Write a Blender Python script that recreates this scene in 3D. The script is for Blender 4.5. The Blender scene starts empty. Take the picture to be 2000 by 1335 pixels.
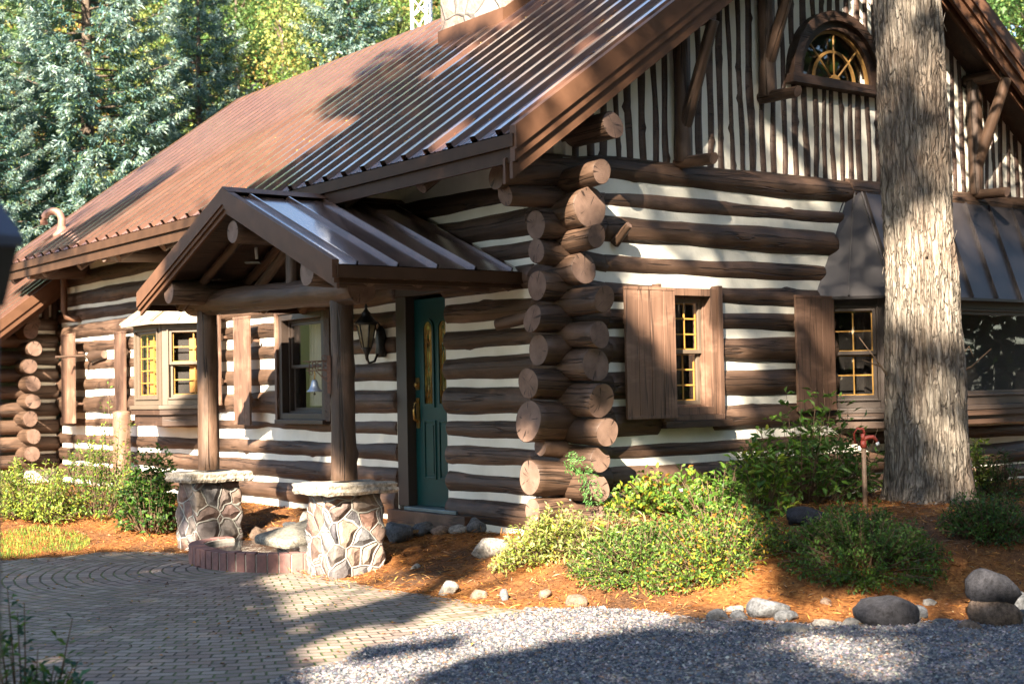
import bpy, bmesh, math, random
import numpy as np
from mathutils import Vector, Matrix
S = bpy.context.scene
COL = S.collection
# ------------------------------------------------------------------ camera
M = np.array([[0.80090963, -0.5984574, -0.01981183],
              [-0.00484421, -0.03956149, 0.9992054],
              [0.59876564, 0.80017725, 0.03458423]])      # rows: right, up, forward
CAM = np.array([-7.76873108, -9.60444011, 1.067069])
cd = bpy.data.cameras.new('camera'); cam = bpy.data.objects.new('camera', cd); COL.objects.link(cam)
cd.sensor_width = 36; cd.lens = 50.06; cd.clip_start = .1; cd.clip_end = 600
mw = Matrix.Identity(4)
for i in range(3):
    mw[i][0] = M[0][i]; mw[i][1] = M[1][i]; mw[i][2] = -M[2][i]; mw[i][3] = CAM[i]
cam.matrix_world = mw
cd.dof.use_dof = True; cd.dof.focus_distance = 12.6; cd.dof.aperture_fstop = 2.6
S.camera = cam
# ------------------------------------------------------------------ world, sun, exposure
SUN_AZ = math.radians(36)      # from -X towards -Y
SUN_EL = math.radians(32)
TS = np.array([-math.cos(SUN_AZ)*math.cos(SUN_EL), -math.sin(SUN_AZ)*math.cos(SUN_EL), math.sin(SUN_EL)])
w = bpy.data.worlds.new("World"); S.world = w; w.use_nodes = True
wn = w.node_tree.nodes; wl = w.node_tree.links
sky = wn.new('ShaderNodeTexSky'); sky.sky_type = 'NISHITA'; sky.sun_disc = False
sky.sun_elevation = SUN_EL
sky.sun_rotation = math.atan2(TS[0], TS[1])
bg = wn['Background']; bg.inputs[1].default_value = .058
wl.new(sky.outputs[0], bg.inputs[0])
sd = bpy.data.lights.new('sun', 'SUN'); sun = bpy.data.objects.new('sun', sd); COL.objects.link(sun)
sd.energy = 5.0; sd.angle = math.radians(.53); sd.color = (1, .86, .68)
sun.rotation_euler = Vector(TS).to_track_quat('Z', 'Y').to_euler()
S.view_settings.view_transform = 'Standard'; S.view_settings.look = 'None'
S.view_settings.exposure = 3.0; S.view_settings.gamma = 1
S.cycles.max_bounces = 6; S.cycles.transparent_max_bounces = 8

rng = np.random.default_rng(7)
R = random.Random(11)
# ------------------------------------------------------------------ materials
class NT:
    def __init__(s, name):
        s.m = bpy.data.materials.new(name); s.m.use_nodes = True
        s.t = s.m.node_tree; s.b = s.t.nodes['Principled BSDF']
    def n(s, typ, **kw):
        o = s.t.nodes.new(typ)
        for k, v in kw.items():
            if k.startswith('i_'):
                kk = k[2:]; o.inputs[int(kk) if kk.isdigit() else kk].default_value = v
            else: setattr(o, k, v)
        return o
    def l(s, a, b): s.t.links.new(a, b)
    def math(s, op, a, b=None, c=None):
        o = s.n('ShaderNodeMath', operation=op)
        for i, v in enumerate((a, b, c)):
            if v is None: continue
            if isinstance(v, (int, float)): o.inputs[i].default_value = v
            else: s.l(v, o.inputs[i])
        return o.outputs[0]
    def coord(s, which='Object', scale=(1, 1, 1), rnd=True):
        tc = s.n('ShaderNodeTexCoord'); mp = s.n('ShaderNodeMapping'); mp.inputs['Scale'].default_value = scale
        s.l(tc.outputs[which], mp.inputs[0])
        if rnd:
            oi = s.n('ShaderNodeObjectInfo'); mu = s.math('MULTIPLY', oi.outputs['Random'], 37.0)
            s.l(mu, mp.inputs['Location'])
        return mp.outputs[0]
    def noise(s, vec, scale, detail=4, rough=.55, dist=0):
        o = s.n('ShaderNodeTexNoise'); o.inputs['Scale'].default_value = scale; o.inputs['Detail'].default_value = detail
        o.inputs['Roughness'].default_value = rough; o.inputs['Distortion'].default_value = dist
        s.l(vec, o.inputs['Vector']); return o.outputs['Fac']
    def ramp(s, fac, stops):
        o = s.n('ShaderNodeValToRGB'); e = o.color_ramp.elements
        while len(e) < len(stops): e.new(.5)
        for el, (p, c) in zip(e, stops):
            el.position = p; el.color = (*c, 1) if len(c) == 3 else c
        s.l(fac, o.inputs[0]); return o.outputs[0]
    def mix(s, fac, a, b, typ='MIX'):
        o = s.n('ShaderNodeMix', data_type='RGBA', blend_type=typ)
        for i, v in ((0, fac), (6, a), (7, b)):
            if isinstance(v, (int, float)): o.inputs[i].default_value = v
            elif isinstance(v, tuple): o.inputs[i].default_value = (*v, 1)
            else: s.l(v, o.inputs[i])
        return o.outputs[2]
    def bump(s, h, strength=.4, dist=.02):
        o = s.n('ShaderNodeBump'); o.inputs['Strength'].default_value = strength; o.inputs['Distance'].default_value = dist
        s.l(h, o.inputs['Height']); s.l(o.outputs[0], s.b.inputs['Normal'])
    def set(s, **kw):
        for k, v in kw.items():
            k = k.replace('_', ' ')
            if isinstance(v, (int, float, tuple)): s.b.inputs[k].default_value = v
            else: s.l(v, s.b.inputs[k])
        return s

def wood(name, c1, c2, crack=.0, rough=.5, grain=(1.2, 14, 14), bump=.35, spec=.4):
    t = NT(name); v = t.coord(scale=grain)
    n1 = t.noise(v, 1.6, 6, .65, .3)
    v2 = t.coord(scale=(1.5, 1.5, 1.5)); n2 = t.noise(v2, 1.3, 3)
    col = t.ramp(n1, [(.3, c1), (.7, c2)])
    col = t.mix(t.math('MULTIPLY', n2, .8), col, tuple(x*.55 for x in c1))
    gx = tuple(.32 if g_ == min(grain) else 8.5 for g_ in grain); vc = t.coord(scale=gx); nc = t.noise(vc, 1.0, 3, .55)
    ck = t.ramp(t.math('ABSOLUTE', t.math('SUBTRACT', nc, .5)), [(.004, (0, 0, 0)), (.016, (1, 1, 1))])
    nw = t.noise(t.coord(scale=(1.1, 3.5, 3.5)), 1.0, 5, .65); col = t.mix(t.ramp(nw, [(.52, (0, 0, 0)), (.72, (.55, .55, .55))]), col, tuple(min(1, x*1.75+.012) for x in c2))
    col = t.mix(t.math('MULTIPLY', t.math('SUBTRACT', 1.0, ck), .75), col, tuple(x*.25 for x in c1))
    oi = t.n('ShaderNodeObjectInfo'); hv = t.n('ShaderNodeHueSaturation')
    t.l(t.math('MULTIPLY_ADD', oi.outputs['Random'], .5, .75), hv.inputs['Value']); t.l(col, hv.inputs['Color'])
    h = t.math('ADD', t.math('MULTIPLY', n1, .8), t.math('MULTIPLY', ck, 1.0))
    t.bump(h, bump, .012)
    t.set(Base_Color=hv.outputs[0], Roughness=rough, Specular_IOR_Level=spec)
    return t.m
def endgrain(name, c1, c2):
    t = NT(name); tc = t.n('ShaderNodeTexCoord'); sp = t.n('ShaderNodeSeparateXYZ'); t.l(tc.outputs['Object'], sp.inputs[0])
    oi = t.n('ShaderNodeObjectInfo')
    y = sp.outputs[1]; z = sp.outputs[2]
    r = t.math('SQRT', t.math('ADD', t.math('MULTIPLY', y, y), t.math('MULTIPLY', z, z)))
    v = t.coord(scale=(1, 1, 1)); n = t.noise(v, 9, 4)
    rr = t.math('ADD', t.math('MULTIPLY', r, 420.0), t.math('MULTIPLY', n, 9.0))
    ring = t.math('MULTIPLY_ADD', t.math('SINE', rr), .5, .5)
    th = t.math('ARCTAN2', y, z)
    cv = t.n('ShaderNodeCombineXYZ'); t.l(t.math('MULTIPLY', th, 2.2), cv.inputs[0]); t.l(t.math('MULTIPLY', r, 3.0), cv.inputs[1])
    t.l(t.math('MULTIPLY', oi.outputs['Random'], 50.0), cv.inputs[2])
    n2 = t.noise(cv.outputs[0], 2.0, 2, .4)
    ck = t.ramp(n2, [(.33, (0, 0, 0)), (.355, (1, 1, 1))])
    col = t.ramp(n, [(.3, c1), (.7, c2)])
    col = t.mix(t.math('MULTIPLY', ring, .25), col, tuple(x*.5 for x in c1))
    col = t.mix(t.math('MULTIPLY', t.math('SUBTRACT', 1.0, ck), .85), col, tuple(x*.15 for x in c1))
    t.bump(t.math('ADD', t.math('MULTIPLY', ring, .15), ck), .5, .006)
    t.set(Base_Color=col, Roughness=.6, Specular_IOR_Level=.3)
    return t.m
def plain(name, c, rough=.5, metal=0, var=.25, nsc=6, bump=.1, spec=.5, coat=0):
    t = NT(name); v = t.coord()
    n = t.noise(v, nsc, 5)
    col = t.ramp(n, [(.25, tuple(x*(1-var) for x in c)), (.75, tuple(min(1, x*(1+var)) for x in c))])
    t.bump(n, bump, .01)
    t.set(Base_Color=col, Roughness=rough, Metallic=metal, Specular_IOR_Level=spec, Coat_Weight=coat, Coat_Roughness=.15)
    return t.m
M_LOG = wood('log_stain', (.048, .027, .016), (.118, .069, .045), rough=.55, bump=1.0)
M_END = endgrain('log_end_grain', (.11, .068, .05), (.20, .13, .10))
M_SLAB = wood('slab_stain', (.042, .023, .016), (.075, .042, .029), rough=.55, bump=.6)
M_BOARD = wood('board_stain', (.125, .069, .045), (.205, .12, .082), grain=(18, 18, 1.0), rough=.55, bump=.2)
M_BOARDX = wood('board_stain_long', (.06, .034, .022), (.10, .056, .036), grain=(1.0, 1.0, 14), rough=.5, bump=.2)
M_CEIL = wood('ceiling_boards', (.045, .025, .016), (.075, .042, .027), grain=(1, 12, 12), rough=.6)
def m_chink():
    t = NT('chinking'); v = t.coord(rnd=False)
    n = t.noise(v, 3.0, 5); n2 = t.noise(v, 38, 4)
    col = t.ramp(n, [(.2, (.60, .575, .49)), (.8, (.76, .74, .66))])
    t.bump(t.math('ADD', t.math('MULTIPLY', n, 1.6), t.math('MULTIPLY', n2, .25)), .5, .02)
    return t.set(Base_Color=col, Roughness=.85).m
M_CHINK = m_chink()
def m_roof():
    t = NT('painted_roof_metal'); v = t.coord(rnd=False); n = t.noise(v, .9, 5, .6)
    vs = t.coord(scale=(.35, 5.0, .35), rnd=False); n2 = t.noise(vs, 2.2, 5, .7)
    vn = t.coord(scale=(2.5, 7, 2.5), rnd=False); n3 = t.noise(vn, 4, 4, .6)
    col = t.ramp(n2, [(.25, (.082, .042, .031)), (.75, (.142, .074, .053))])
    lit = t.ramp(n3, [(.60, (0, 0, 0)), (.72, (1, 1, 1))])
    col = t.mix(t.math('MULTIPLY', lit, .22), col, (.26, .12, .05))
    t.bump(n2, .12, .01)
    t.set(Base_Color=col, Roughness=t.math('MULTIPLY_ADD', n, .2, .2), Specular_IOR_Level=.7, Coat_Weight=1.0, Coat_Roughness=.13, Coat_IOR=1.9)
    return t.m
M_ROOF = m_roof()
M_FASCIA = plain('painted_fascia_metal', (.048, .025, .014), .55, var=.2, spec=.12, bump=.03)
M_FASCIA2 = plain('painted_trim_metal', (.092, .046, .027), .5, var=.18, spec=.15, bump=.03)
M_PROOF = plain('porch_roof_metal', (.21, .13, .10), .24, metal=.55, var=.35, nsc=3, spec=.8, bump=.05, coat=1)
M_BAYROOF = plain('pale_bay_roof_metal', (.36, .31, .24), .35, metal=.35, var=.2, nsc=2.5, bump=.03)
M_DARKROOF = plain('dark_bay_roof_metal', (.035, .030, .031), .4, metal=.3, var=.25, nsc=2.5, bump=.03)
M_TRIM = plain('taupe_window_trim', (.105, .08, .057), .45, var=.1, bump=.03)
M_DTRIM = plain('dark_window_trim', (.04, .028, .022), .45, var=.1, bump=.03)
M_MUNTIN = plain('honey_wood_muntin', (.42, .23, .05), .4, var=.12, bump=.02)
M_GREEN = plain('green_door_paint', (.0015, .034, .033), .38, var=.12, bump=.02, spec=.35)
M_BRASS = plain('old_brass', (.42, .25, .08), .28, metal=.9, var=.3, nsc=30)
M_BLACK = plain('black_iron', (.012, .012, .012), .4, var=.3, nsc=30)
M_RUST = plain('rusty_iron', (.11, .05, .032), .65, var=.45, nsc=40, bump=.3)
M_TIN = plain('grey_bell_metal', (.30, .33, .38), .4, metal=.6, var=.25, nsc=30)
M_WHITE = plain('white_paint', (.72, .72, .70), .5, var=.08)
M_REDPAINT = plain('faded_red_paint', (.32, .055, .035), .5, var=.35, nsc=40, bump=.2)
M_PIPE = wood('weathered_pipe', (.16, .10, .06), (.26, .17, .11), grain=(20, 20, 2))
M_DARK = plain('dark_interior', (.02, .016, .013), .8)
M_WOOD_REFL = plain('interior_wood', (.45, .20, .04), .6, var=.3)
M_CLOTH = plain('curtain_cloth', (.42, .38, .33), .9, var=.1)
M_MAT = plain('coir_mat', (.20, .12, .05), .95, var=.5, nsc=60, bump=.8)
M_POSTLAMP = plain('blue_grey_lamp_metal', (.055, .065, .11), .4, metal=.2, coat=.3)
def m_glass():
    t = NT('window_glass'); out = t.t.nodes['Material Output']
    t.t.nodes.remove(t.b)
    tr = t.n('ShaderNodeBsdfTransparent'); gl = t.n('ShaderNodeBsdfGlossy'); gl.inputs['Roughness'].default_value = .01
    gl.inputs['Color'].default_value = (.95, .95, .95, 1)
    v = t.coord(rnd=False); bp = t.n('ShaderNodeBump'); bp.inputs['Strength'].default_value = .04; bp.inputs['Distance'].default_value = .05
    t.l(t.noise(v, 1.5, 2), bp.inputs['Height']); t.l(bp.outputs[0], gl.inputs['Normal'])
    fr = t.n('ShaderNodeFresnel'); fr.inputs[0].default_value = 1.6
    mx = t.n('ShaderNodeMixShader'); ge = t.n('ShaderNodeNewGeometry'); t.l(t.math('MULTIPLY', t.math('ADD', fr.outputs[0], .07), t.math('SUBTRACT', 1.0, ge.outputs['Backfacing'])), mx.inputs[0]); t.l(tr.outputs[0], mx.inputs[1]); t.l(gl.outputs[0], mx.inputs[2])
    t.l(mx.outputs[0], out.inputs[0]); return t.m
M_GLASS = m_glass()
def m_lead():
    t = NT('leaded_art_glass'); v = t.coord(scale=(1, 1, 1), rnd=False)
    n = t.noise(v, 6, 3, .6)
    col = t.ramp(n, [(.35, (.01, .012, .008)), (.55, (.10, .10, .02)), (.72, (.42, .40, .09))])
    t.bump(t.noise(v, 30, 2), .3, .01)
    return t.set(Base_Color=col, Roughness=.12, Specular_IOR_Level=.8).m
M_LEAD = m_lead()
def m_stone(name, cols, mortar, scale, joint=.06):
    t = NT(name); v = t.coord(rnd=True)
    nd = t.n('ShaderNodeTexNoise'); nd.inputs['Scale'].default_value = 3.0; t.l(v, nd.inputs['Vector'])
    wv = t.n('ShaderNodeVectorMath', operation='MULTIPLY_ADD'); t.l(nd.outputs['Color'], wv.inputs[0]); wv.inputs[1].default_value = (.13, .13, .13); t.l(v, wv.inputs[2])
    vo = t.n('ShaderNodeTexVoronoi', feature='F1'); vo.inputs['Scale'].default_value = scale; t.l(wv.outputs[0], vo.inputs['Vector'])
    ve = t.n('ShaderNodeTexVoronoi', feature='DISTANCE_TO_EDGE'); ve.inputs['Scale'].default_value = scale; t.l(wv.outputs[0], ve.inputs['Vector'])
    sx = t.n('ShaderNodeSeparateColor'); t.l(vo.outputs['Color'], sx.inputs[0])
    k = len(cols); base = t.ramp(sx.outputs[0], [(i/(k-1)*.98, c) for i, c in enumerate(cols)])
    n = t.noise(v, 22, 6, .7)
    base = t.mix(.8, base, t.ramp(n, [(.25, (.45, .45, .45)), (.75, (1.5, 1.5, 1.5))]), 'MULTIPLY')
    ed = t.ramp(ve.outputs['Distance'], [(joint*.6, (0, 0, 0)), (joint, (1, 1, 1))])
    col = t.mix(ed, mortar, base)
    hh = t.ramp(ve.outputs['Distance'], [(.0, (.55, .55, .55)), (joint*.5, (.45, .45, .45)), (joint*1.1, (.0, .0, .0)), (.25, (1, 1, 1))])
    t.bump(t.math('ADD', hh, t.math('MULTIPLY', n, .5)), .9, .03)
    return t.set(Base_Color=col, Roughness=.75).m
M_FIELD = m_stone('fieldstone_masonry', [(.15, .09, .065), (.075, .074, .08), (.19, .125, .095), (.12, .118, .122), (.22, .17, .13), (.06, .06, .07), (.20, .11, .08)], (.27, .27, .245), 5.6, .05)
M_CHIM = m_stone('pale_chimney_stone', [(.20, .17, .15), (.14, .13, .14), (.25, .20, .17), (.17, .12, .10), (.21, .19, .18)], (.10, .09, .08), 2.4, .035)
def m_rock(name, c, var=.3):
    t = NT(name); v = t.coord(); n = t.noise(v, 6, 7, .75); n2 = t.noise(v, 30, 5, .8)
    col = t.ramp(n, [(.25, tuple(x*(1-var) for x in c)), (.75, tuple(x*(1+var) for x in c))])
    col = t.mix(.85, col, t.ramp(n2, [(.36, (.35, .35, .35)), (.64, (1.5, 1.5, 1.5))]), 'MULTIPLY')
    t.bump(t.math('ADD', n, t.math('MULTIPLY', n2, .5)), .9, .025)
    return t.set(Base_Color=col, Roughness=.85, Specular_IOR_Level=.2).m
M_ROCKG = m_rock('grey_rock', (.11, .113, .12)); M_ROCKW = m_rock('pale_rock', (.25, .23, .205)); M_ROCKD = m_rock('dark_rock', (.026, .026, .031))
M_ROCKT = m_rock('tan_rock', (.17, .12, .09)); M_CAP = m_rock('sandstone_cap', (.33, .29, .235), .25); M_SLABST = m_rock('pond_slab', (.20, .185, .155), .25)
def m_brick():
    t = NT('soldier_brick'); v = t.coord(); n = t.noise(v, 14, 5, .7); oi = t.n('ShaderNodeObjectInfo')
    col = t.ramp(n, [(.3, (.10, .055, .05)), (.7, (.22, .10, .085))])
    t.bump(n, .4, .01); return t.set(Base_Color=col, Roughness=.8).m
M_BRICK = m_brick()
def m_water():
    t = NT('pond_water'); v = t.coord(rnd=False); t.bump(t.noise(v, 9, 2), .1, .02)
    return t.set(Base_Color=(.006, .014, .018, 1), Roughness=.04, Specular_IOR_Level=.8).m
M_WATER = m_water()
def m_ground():
    t = NT('mulch_ground'); tc = t.n('ShaderNodeTexCoord'); v = tc.outputs['Object']
    sp = t.n('ShaderNodeSeparateXYZ'); t.l(v, sp.inputs[0]); rr = t.math('SQRT', t.math('ADD', t.math('POWER', sp.outputs[0], 2.0), t.math('POWER', t.math('SUBTRACT', sp.outputs[1], 1.0), 2.0)))
    farm = t.ramp(t.math('DIVIDE', rr, 20.0), [(.5, (0, 0, 0)), (.75, (1, 1, 1))])
    n = t.noise(v, .9, 4); n2 = t.noise(v, 26, 6, .7, 1.0); n3 = t.noise(v, 90, 4, .7)
    a = t.ramp(n2, [(.3, (.08, .028, .010)), (.5, (.24, .092, .026)), (.7, (.42, .20, .065))])
    b = t.ramp(n2, [(.3, (.03, .018, .012)), (.7, (.13, .07, .04))])
    col = t.mix(t.ramp(n, [(.38, (0, 0, 0)), (.64, (1, 1, 1))]), a, b)
    col = t.mix(farm, col, t.ramp(n2, [(.3, (.015, .022, .008)), (.7, (.06, .075, .025))]))
    t.bump(t.math('ADD', n2, t.math('MULTIPLY', n3, .5)), .9, .03)
    return t.set(Base_Color=col, Roughness=.95, Specular_IOR_Level=.1).m
M_GROUND = m_ground()
def m_gravel():
    t = NT('crushed_stone'); tc = t.n('ShaderNodeTexCoord'); v = tc.outputs['Object']
    vo = t.n('ShaderNodeTexVoronoi', feature='F1'); vo.inputs['Scale'].default_value = 42; t.l(v, vo.inputs['Vector'])
    sc = t.n('ShaderNodeSeparateColor'); t.l(vo.outputs['Color'], sc.inputs[0])
    col = t.ramp(sc.outputs[0], [(.1, (.05, .055, .07)), (.4, (.11, .112, .125)), (.7, (.19, .18, .18)), (.95, (.36, .32, .29))])
    n = t.noise(v, 2.0, 4); col = t.mix(t.ramp(n, [(.5, (0, 0, 0)), (.8, (.5, .5, .5))]), col, (.22, .13, .08))
    t.bump(t.math('SUBTRACT', 1.0, t.math('MULTIPLY', vo.outputs['Distance'], 1.0)), 1.0, .02)
    return t.set(Base_Color=col, Roughness=.85).m
M_GRAVEL = m_gravel()
PC = (-1.6, 2.3)       # centre of the paving circles
def m_paver():
    t = NT('circle_pavers'); tc = t.n('ShaderNodeTexCoord'); sp = t.n('ShaderNodeSeparateXYZ'); t.l(tc.outputs['Object'], sp.inputs[0])
    nz = t.noise(tc.outputs['Object'], 6, 2)
    x = t.math('SUBTRACT', sp.outputs[0], PC[0]); y = t.math('SUBTRACT', sp.outputs[1], PC[1])
    wob = t.math('MULTIPLY', t.math('SUBTRACT', nz, .5), .035)
    r = t.math('ADD', t.math('SQRT', t.math('ADD', t.math('MULTIPLY', x, x), t.math('MULTIPLY', y, y))), wob)
    th = t.math('ADD', t.math('ARCTAN2', y, x), 3.2)
    rh = t.math('DIVIDE', r, .105); i = t.math('FLOOR', rh); fr = t.math('FRACT', rh)
    s = t.math('ADD', t.math('MULTIPLY', th, t.math('MULTIPLY', t.math('ADD', i, .5), .105/.145)), t.math('MULTIPLY', t.math('FRACT', t.math('MULTIPLY', i, .618)), 1.0))
    s = t.math('ADD', s, t.math('MULTIPLY', wob, 3.0))
    k = t.math('FLOOR', s); fs = t.math('FRACT', s)
    def edge(f, w): return t.math('MINIMUM', t.math('DIVIDE', f, w), t.math('DIVIDE', t.math('SUBTRACT', 1.0, f), w))
    e = t.math('MINIMUM', edge(fr, .15), edge(fs, .085)); e = t.math('MINIMUM', e, 1.0)
    wn_ = t.n('ShaderNodeTexWhiteNoise', noise_dimensions='2D'); cv = t.n('ShaderNodeCombineXYZ'); t.l(i, cv.inputs[0]); t.l(k, cv.inputs[1]); t.l(cv.outputs[0], wn_.inputs['Vector'])
    base = t.ramp(wn_.outputs['Value'], [(0, (.13, .10, .088)), (.35, (.195, .145, .12)), (.7, (.245, .20, .17)), (1, (.165, .11, .09))])
    n2 = t.noise(tc.outputs['Object'], 70, 4, .7); base = t.mix(.5, base, t.ramp(n2, [(.3, (.6, .6, .6)), (.7, (1.3, 1.3, 1.3))]), 'MULTIPLY')
    n3 = t.noise(tc.outputs['Object'], 1.3, 4)
    moss = t.ramp(n3, [(.36, (.022, .016, .012)), (.52, (.05, .08, .012))])
    ef = t.ramp(e, [(.25, (0, 0, 0)), (.75, (1, 1, 1))])
    col = t.mix(ef, moss, base)
    t.bump(t.math('ADD', t.math('MULTIPLY', ef, 1.0), t.math('MULTIPLY', n2, .15)), .9, .012)
    return t.set(Base_Color=col, Roughness=.8).m
M_PAVER = m_paver()
def m_leaf(name, trans=.35, spec=.3):
    t = NT(name); out = t.t.nodes['Material Output']
    at = t.n('ShaderNodeAttribute', attribute_name='Col')
    t.l(at.outputs['Color'], t.b.inputs['Base Color']); t.set(Roughness=.5, Specular_IOR_Level=spec)
    tl = t.n('ShaderNodeBsdfTranslucent')
    hs = t.n('ShaderNodeHueSaturation'); hs.inputs['Value'].default_value = 1.6; hs.inputs['Hue'].default_value = .485
    t.l(at.outputs['Color'], hs.inputs['Color']); t.l(hs.outputs[0], tl.inputs[0])
    mx = t.n('ShaderNodeMixShader'); mx.inputs[0].default_value = trans
    t.l(t.b.outputs[0], mx.inputs[1]); t.l(tl.outputs[0], mx.inputs[2]); t.l(mx.outputs[0], out.inputs[0]); return t.m
M_LEAF = m_leaf('leaf'); M_NEEDLE = m_leaf('needle', .22, .35); M_CHIP = m_leaf('dry_needles', .05, .1)
def m_bark():
    t = NT('cedar_bark'); tc = t.n('ShaderNodeTexCoord'); mp = t.n('ShaderNodeMapping'); mp.inputs['Scale'].default_value = (13, 13, 1.3); t.l(tc.outputs['Object'], mp.inputs[0])
    n = t.noise(mp.outputs[0], 1.5, 7, .72, .8); mp2 = t.n('ShaderNodeMapping'); mp2.inputs['Scale'].default_value = (34, 34, 5); t.l(tc.outputs['Object'], mp2.inputs[0])
    n2 = t.noise(mp2.outputs[0], 1.5, 6, .7, .6); n3 = t.noise(tc.outputs['Object'], 1.6, 4)
    mp3 = t.n('ShaderNodeMapping'); mp3.inputs['Scale'].default_value = (17, 17, 3.2); t.l(tc.outputs['Object'], mp3.inputs[0])
    wv = t.n('ShaderNodeVectorMath', operation='MULTIPLY_ADD'); nn_ = t.n('ShaderNodeTexNoise'); nn_.inputs['Scale'].default_value = 1.2; t.l(mp3.outputs[0], nn_.inputs['Vector']); t.l(nn_.outputs['Color'], wv.inputs[0]); wv.inputs[1].default_value = (1.6, 1.6, 1.6); t.l(mp3.outputs[0], wv.inputs[2])
    vo = t.n('ShaderNodeTexVoronoi', feature='DISTANCE_TO_EDGE'); vo.inputs['Scale'].default_value = 1.0; t.l(wv.outputs[0], vo.inputs['Vector'])
    fur = t.ramp(vo.outputs['Distance'], [(.0, (0, 0, 0)), (.13, (1, 1, 1))])
    col = t.ramp(t.math('MULTIPLY_ADD', n, .6, t.math('MULTIPLY', n2, .4)), [(.36, (.03, .024, .019)), (.44, (.16, .135, .11)), (.52, (.29, .25, .205)), (.64, (.46, .42, .36))])
    col = t.mix(t.ramp(n3, [(.45, (0, 0, 0)), (.7, (.5, .5, .5))]), col, (.17, .10, .065))
    col = t.mix(t.math('MULTIPLY', t.math('SUBTRACT', 1.0, fur), .42), col, (.03, .022, .017))
    t.bump(t.math('ADD', t.math('ADD', t.math('MULTIPLY', n, 1.0), n2), t.math('MULTIPLY', fur, .8)), 1.0, .03)
    return t.set(Base_Color=col, Roughness=.9, Specular_IOR_Level=.15).m
M_BARK = m_bark(); M_BARK2 = plain('dark_bark', (.07, .05, .035), .9, var=.4, nsc=12, bump=.6)
M_TWIG = plain('twig_bark', (.09, .055, .03), .8, var=.3)

# ------------------------------------------------------------------ object helpers
def tag(o, label=None, cat=None, group=None, kind=None):
    if label: o['label'] = label
    if cat: o['category'] = cat
    if group: o['group'] = group
    if kind: o['kind'] = kind
    return o
def empty(name, loc, label, cat, group=None):
    o = bpy.data.objects.new(name, None); COL.objects.link(o); o.location = loc; o.empty_display_size = .2
    bpy.context.view_layer.update()
    return tag(o, label, cat, group)
WORLD = {}
def link(name, me, parent=None, mats=(), loc=None, rot=None):
    """loc/rot are world-space; parents are unrotated, so only the offset is removed"""
    o = bpy.data.objects.new(name, me); COL.objects.link(o)
    for m in mats: me.materials.append(m)
    L = Vector(loc) if loc is not None else Vector((0, 0, 0))
    off = WORLD.get(parent.name, Vector(parent.location)) if parent else Vector((0, 0, 0))
    o.location = L - off
    if rot is not None: o.rotation_mode = 'QUATERNION'; o.rotation_quaternion = rot
    if parent: o.parent = parent
    WORLD[o.name] = L
    return o
def npmesh(name, V, F, smooth=False, mi=None, col=None):
    me = bpy.data.meshes.new(name)
    V = np.asarray(V, np.float32)
    if isinstance(F, np.ndarray):
        k = F.shape[1]; nf = len(F)
        me.vertices.add(len(V)); me.vertices.foreach_set('co', V.ravel())
        me.loops.add(nf*k); me.loops.foreach_set('vertex_index', F.astype(np.int32).ravel())
        me.polygons.add(nf); me.polygons.foreach_set('loop_start', np.arange(0, nf*k, k, dtype=np.int32))
        me.update(calc_edges=True)
    else:
        me.from_pydata(V.tolist(), [], F); me.update()
    if smooth: me.polygons.foreach_set('use_smooth', np.ones(len(me.polygons), bool))
    if mi is not None: me.polygons.foreach_set('material_index', np.asarray(mi, np.int32))
    if col is not None:
        a = me.color_attributes.new('Col', 'FLOAT_COLOR', 'POINT'); c = np.ones((len(V), 4), np.float32); c[:, :3] = col
        a.data.foreach_set('color', c.ravel())
    me.validate(); return me
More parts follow.
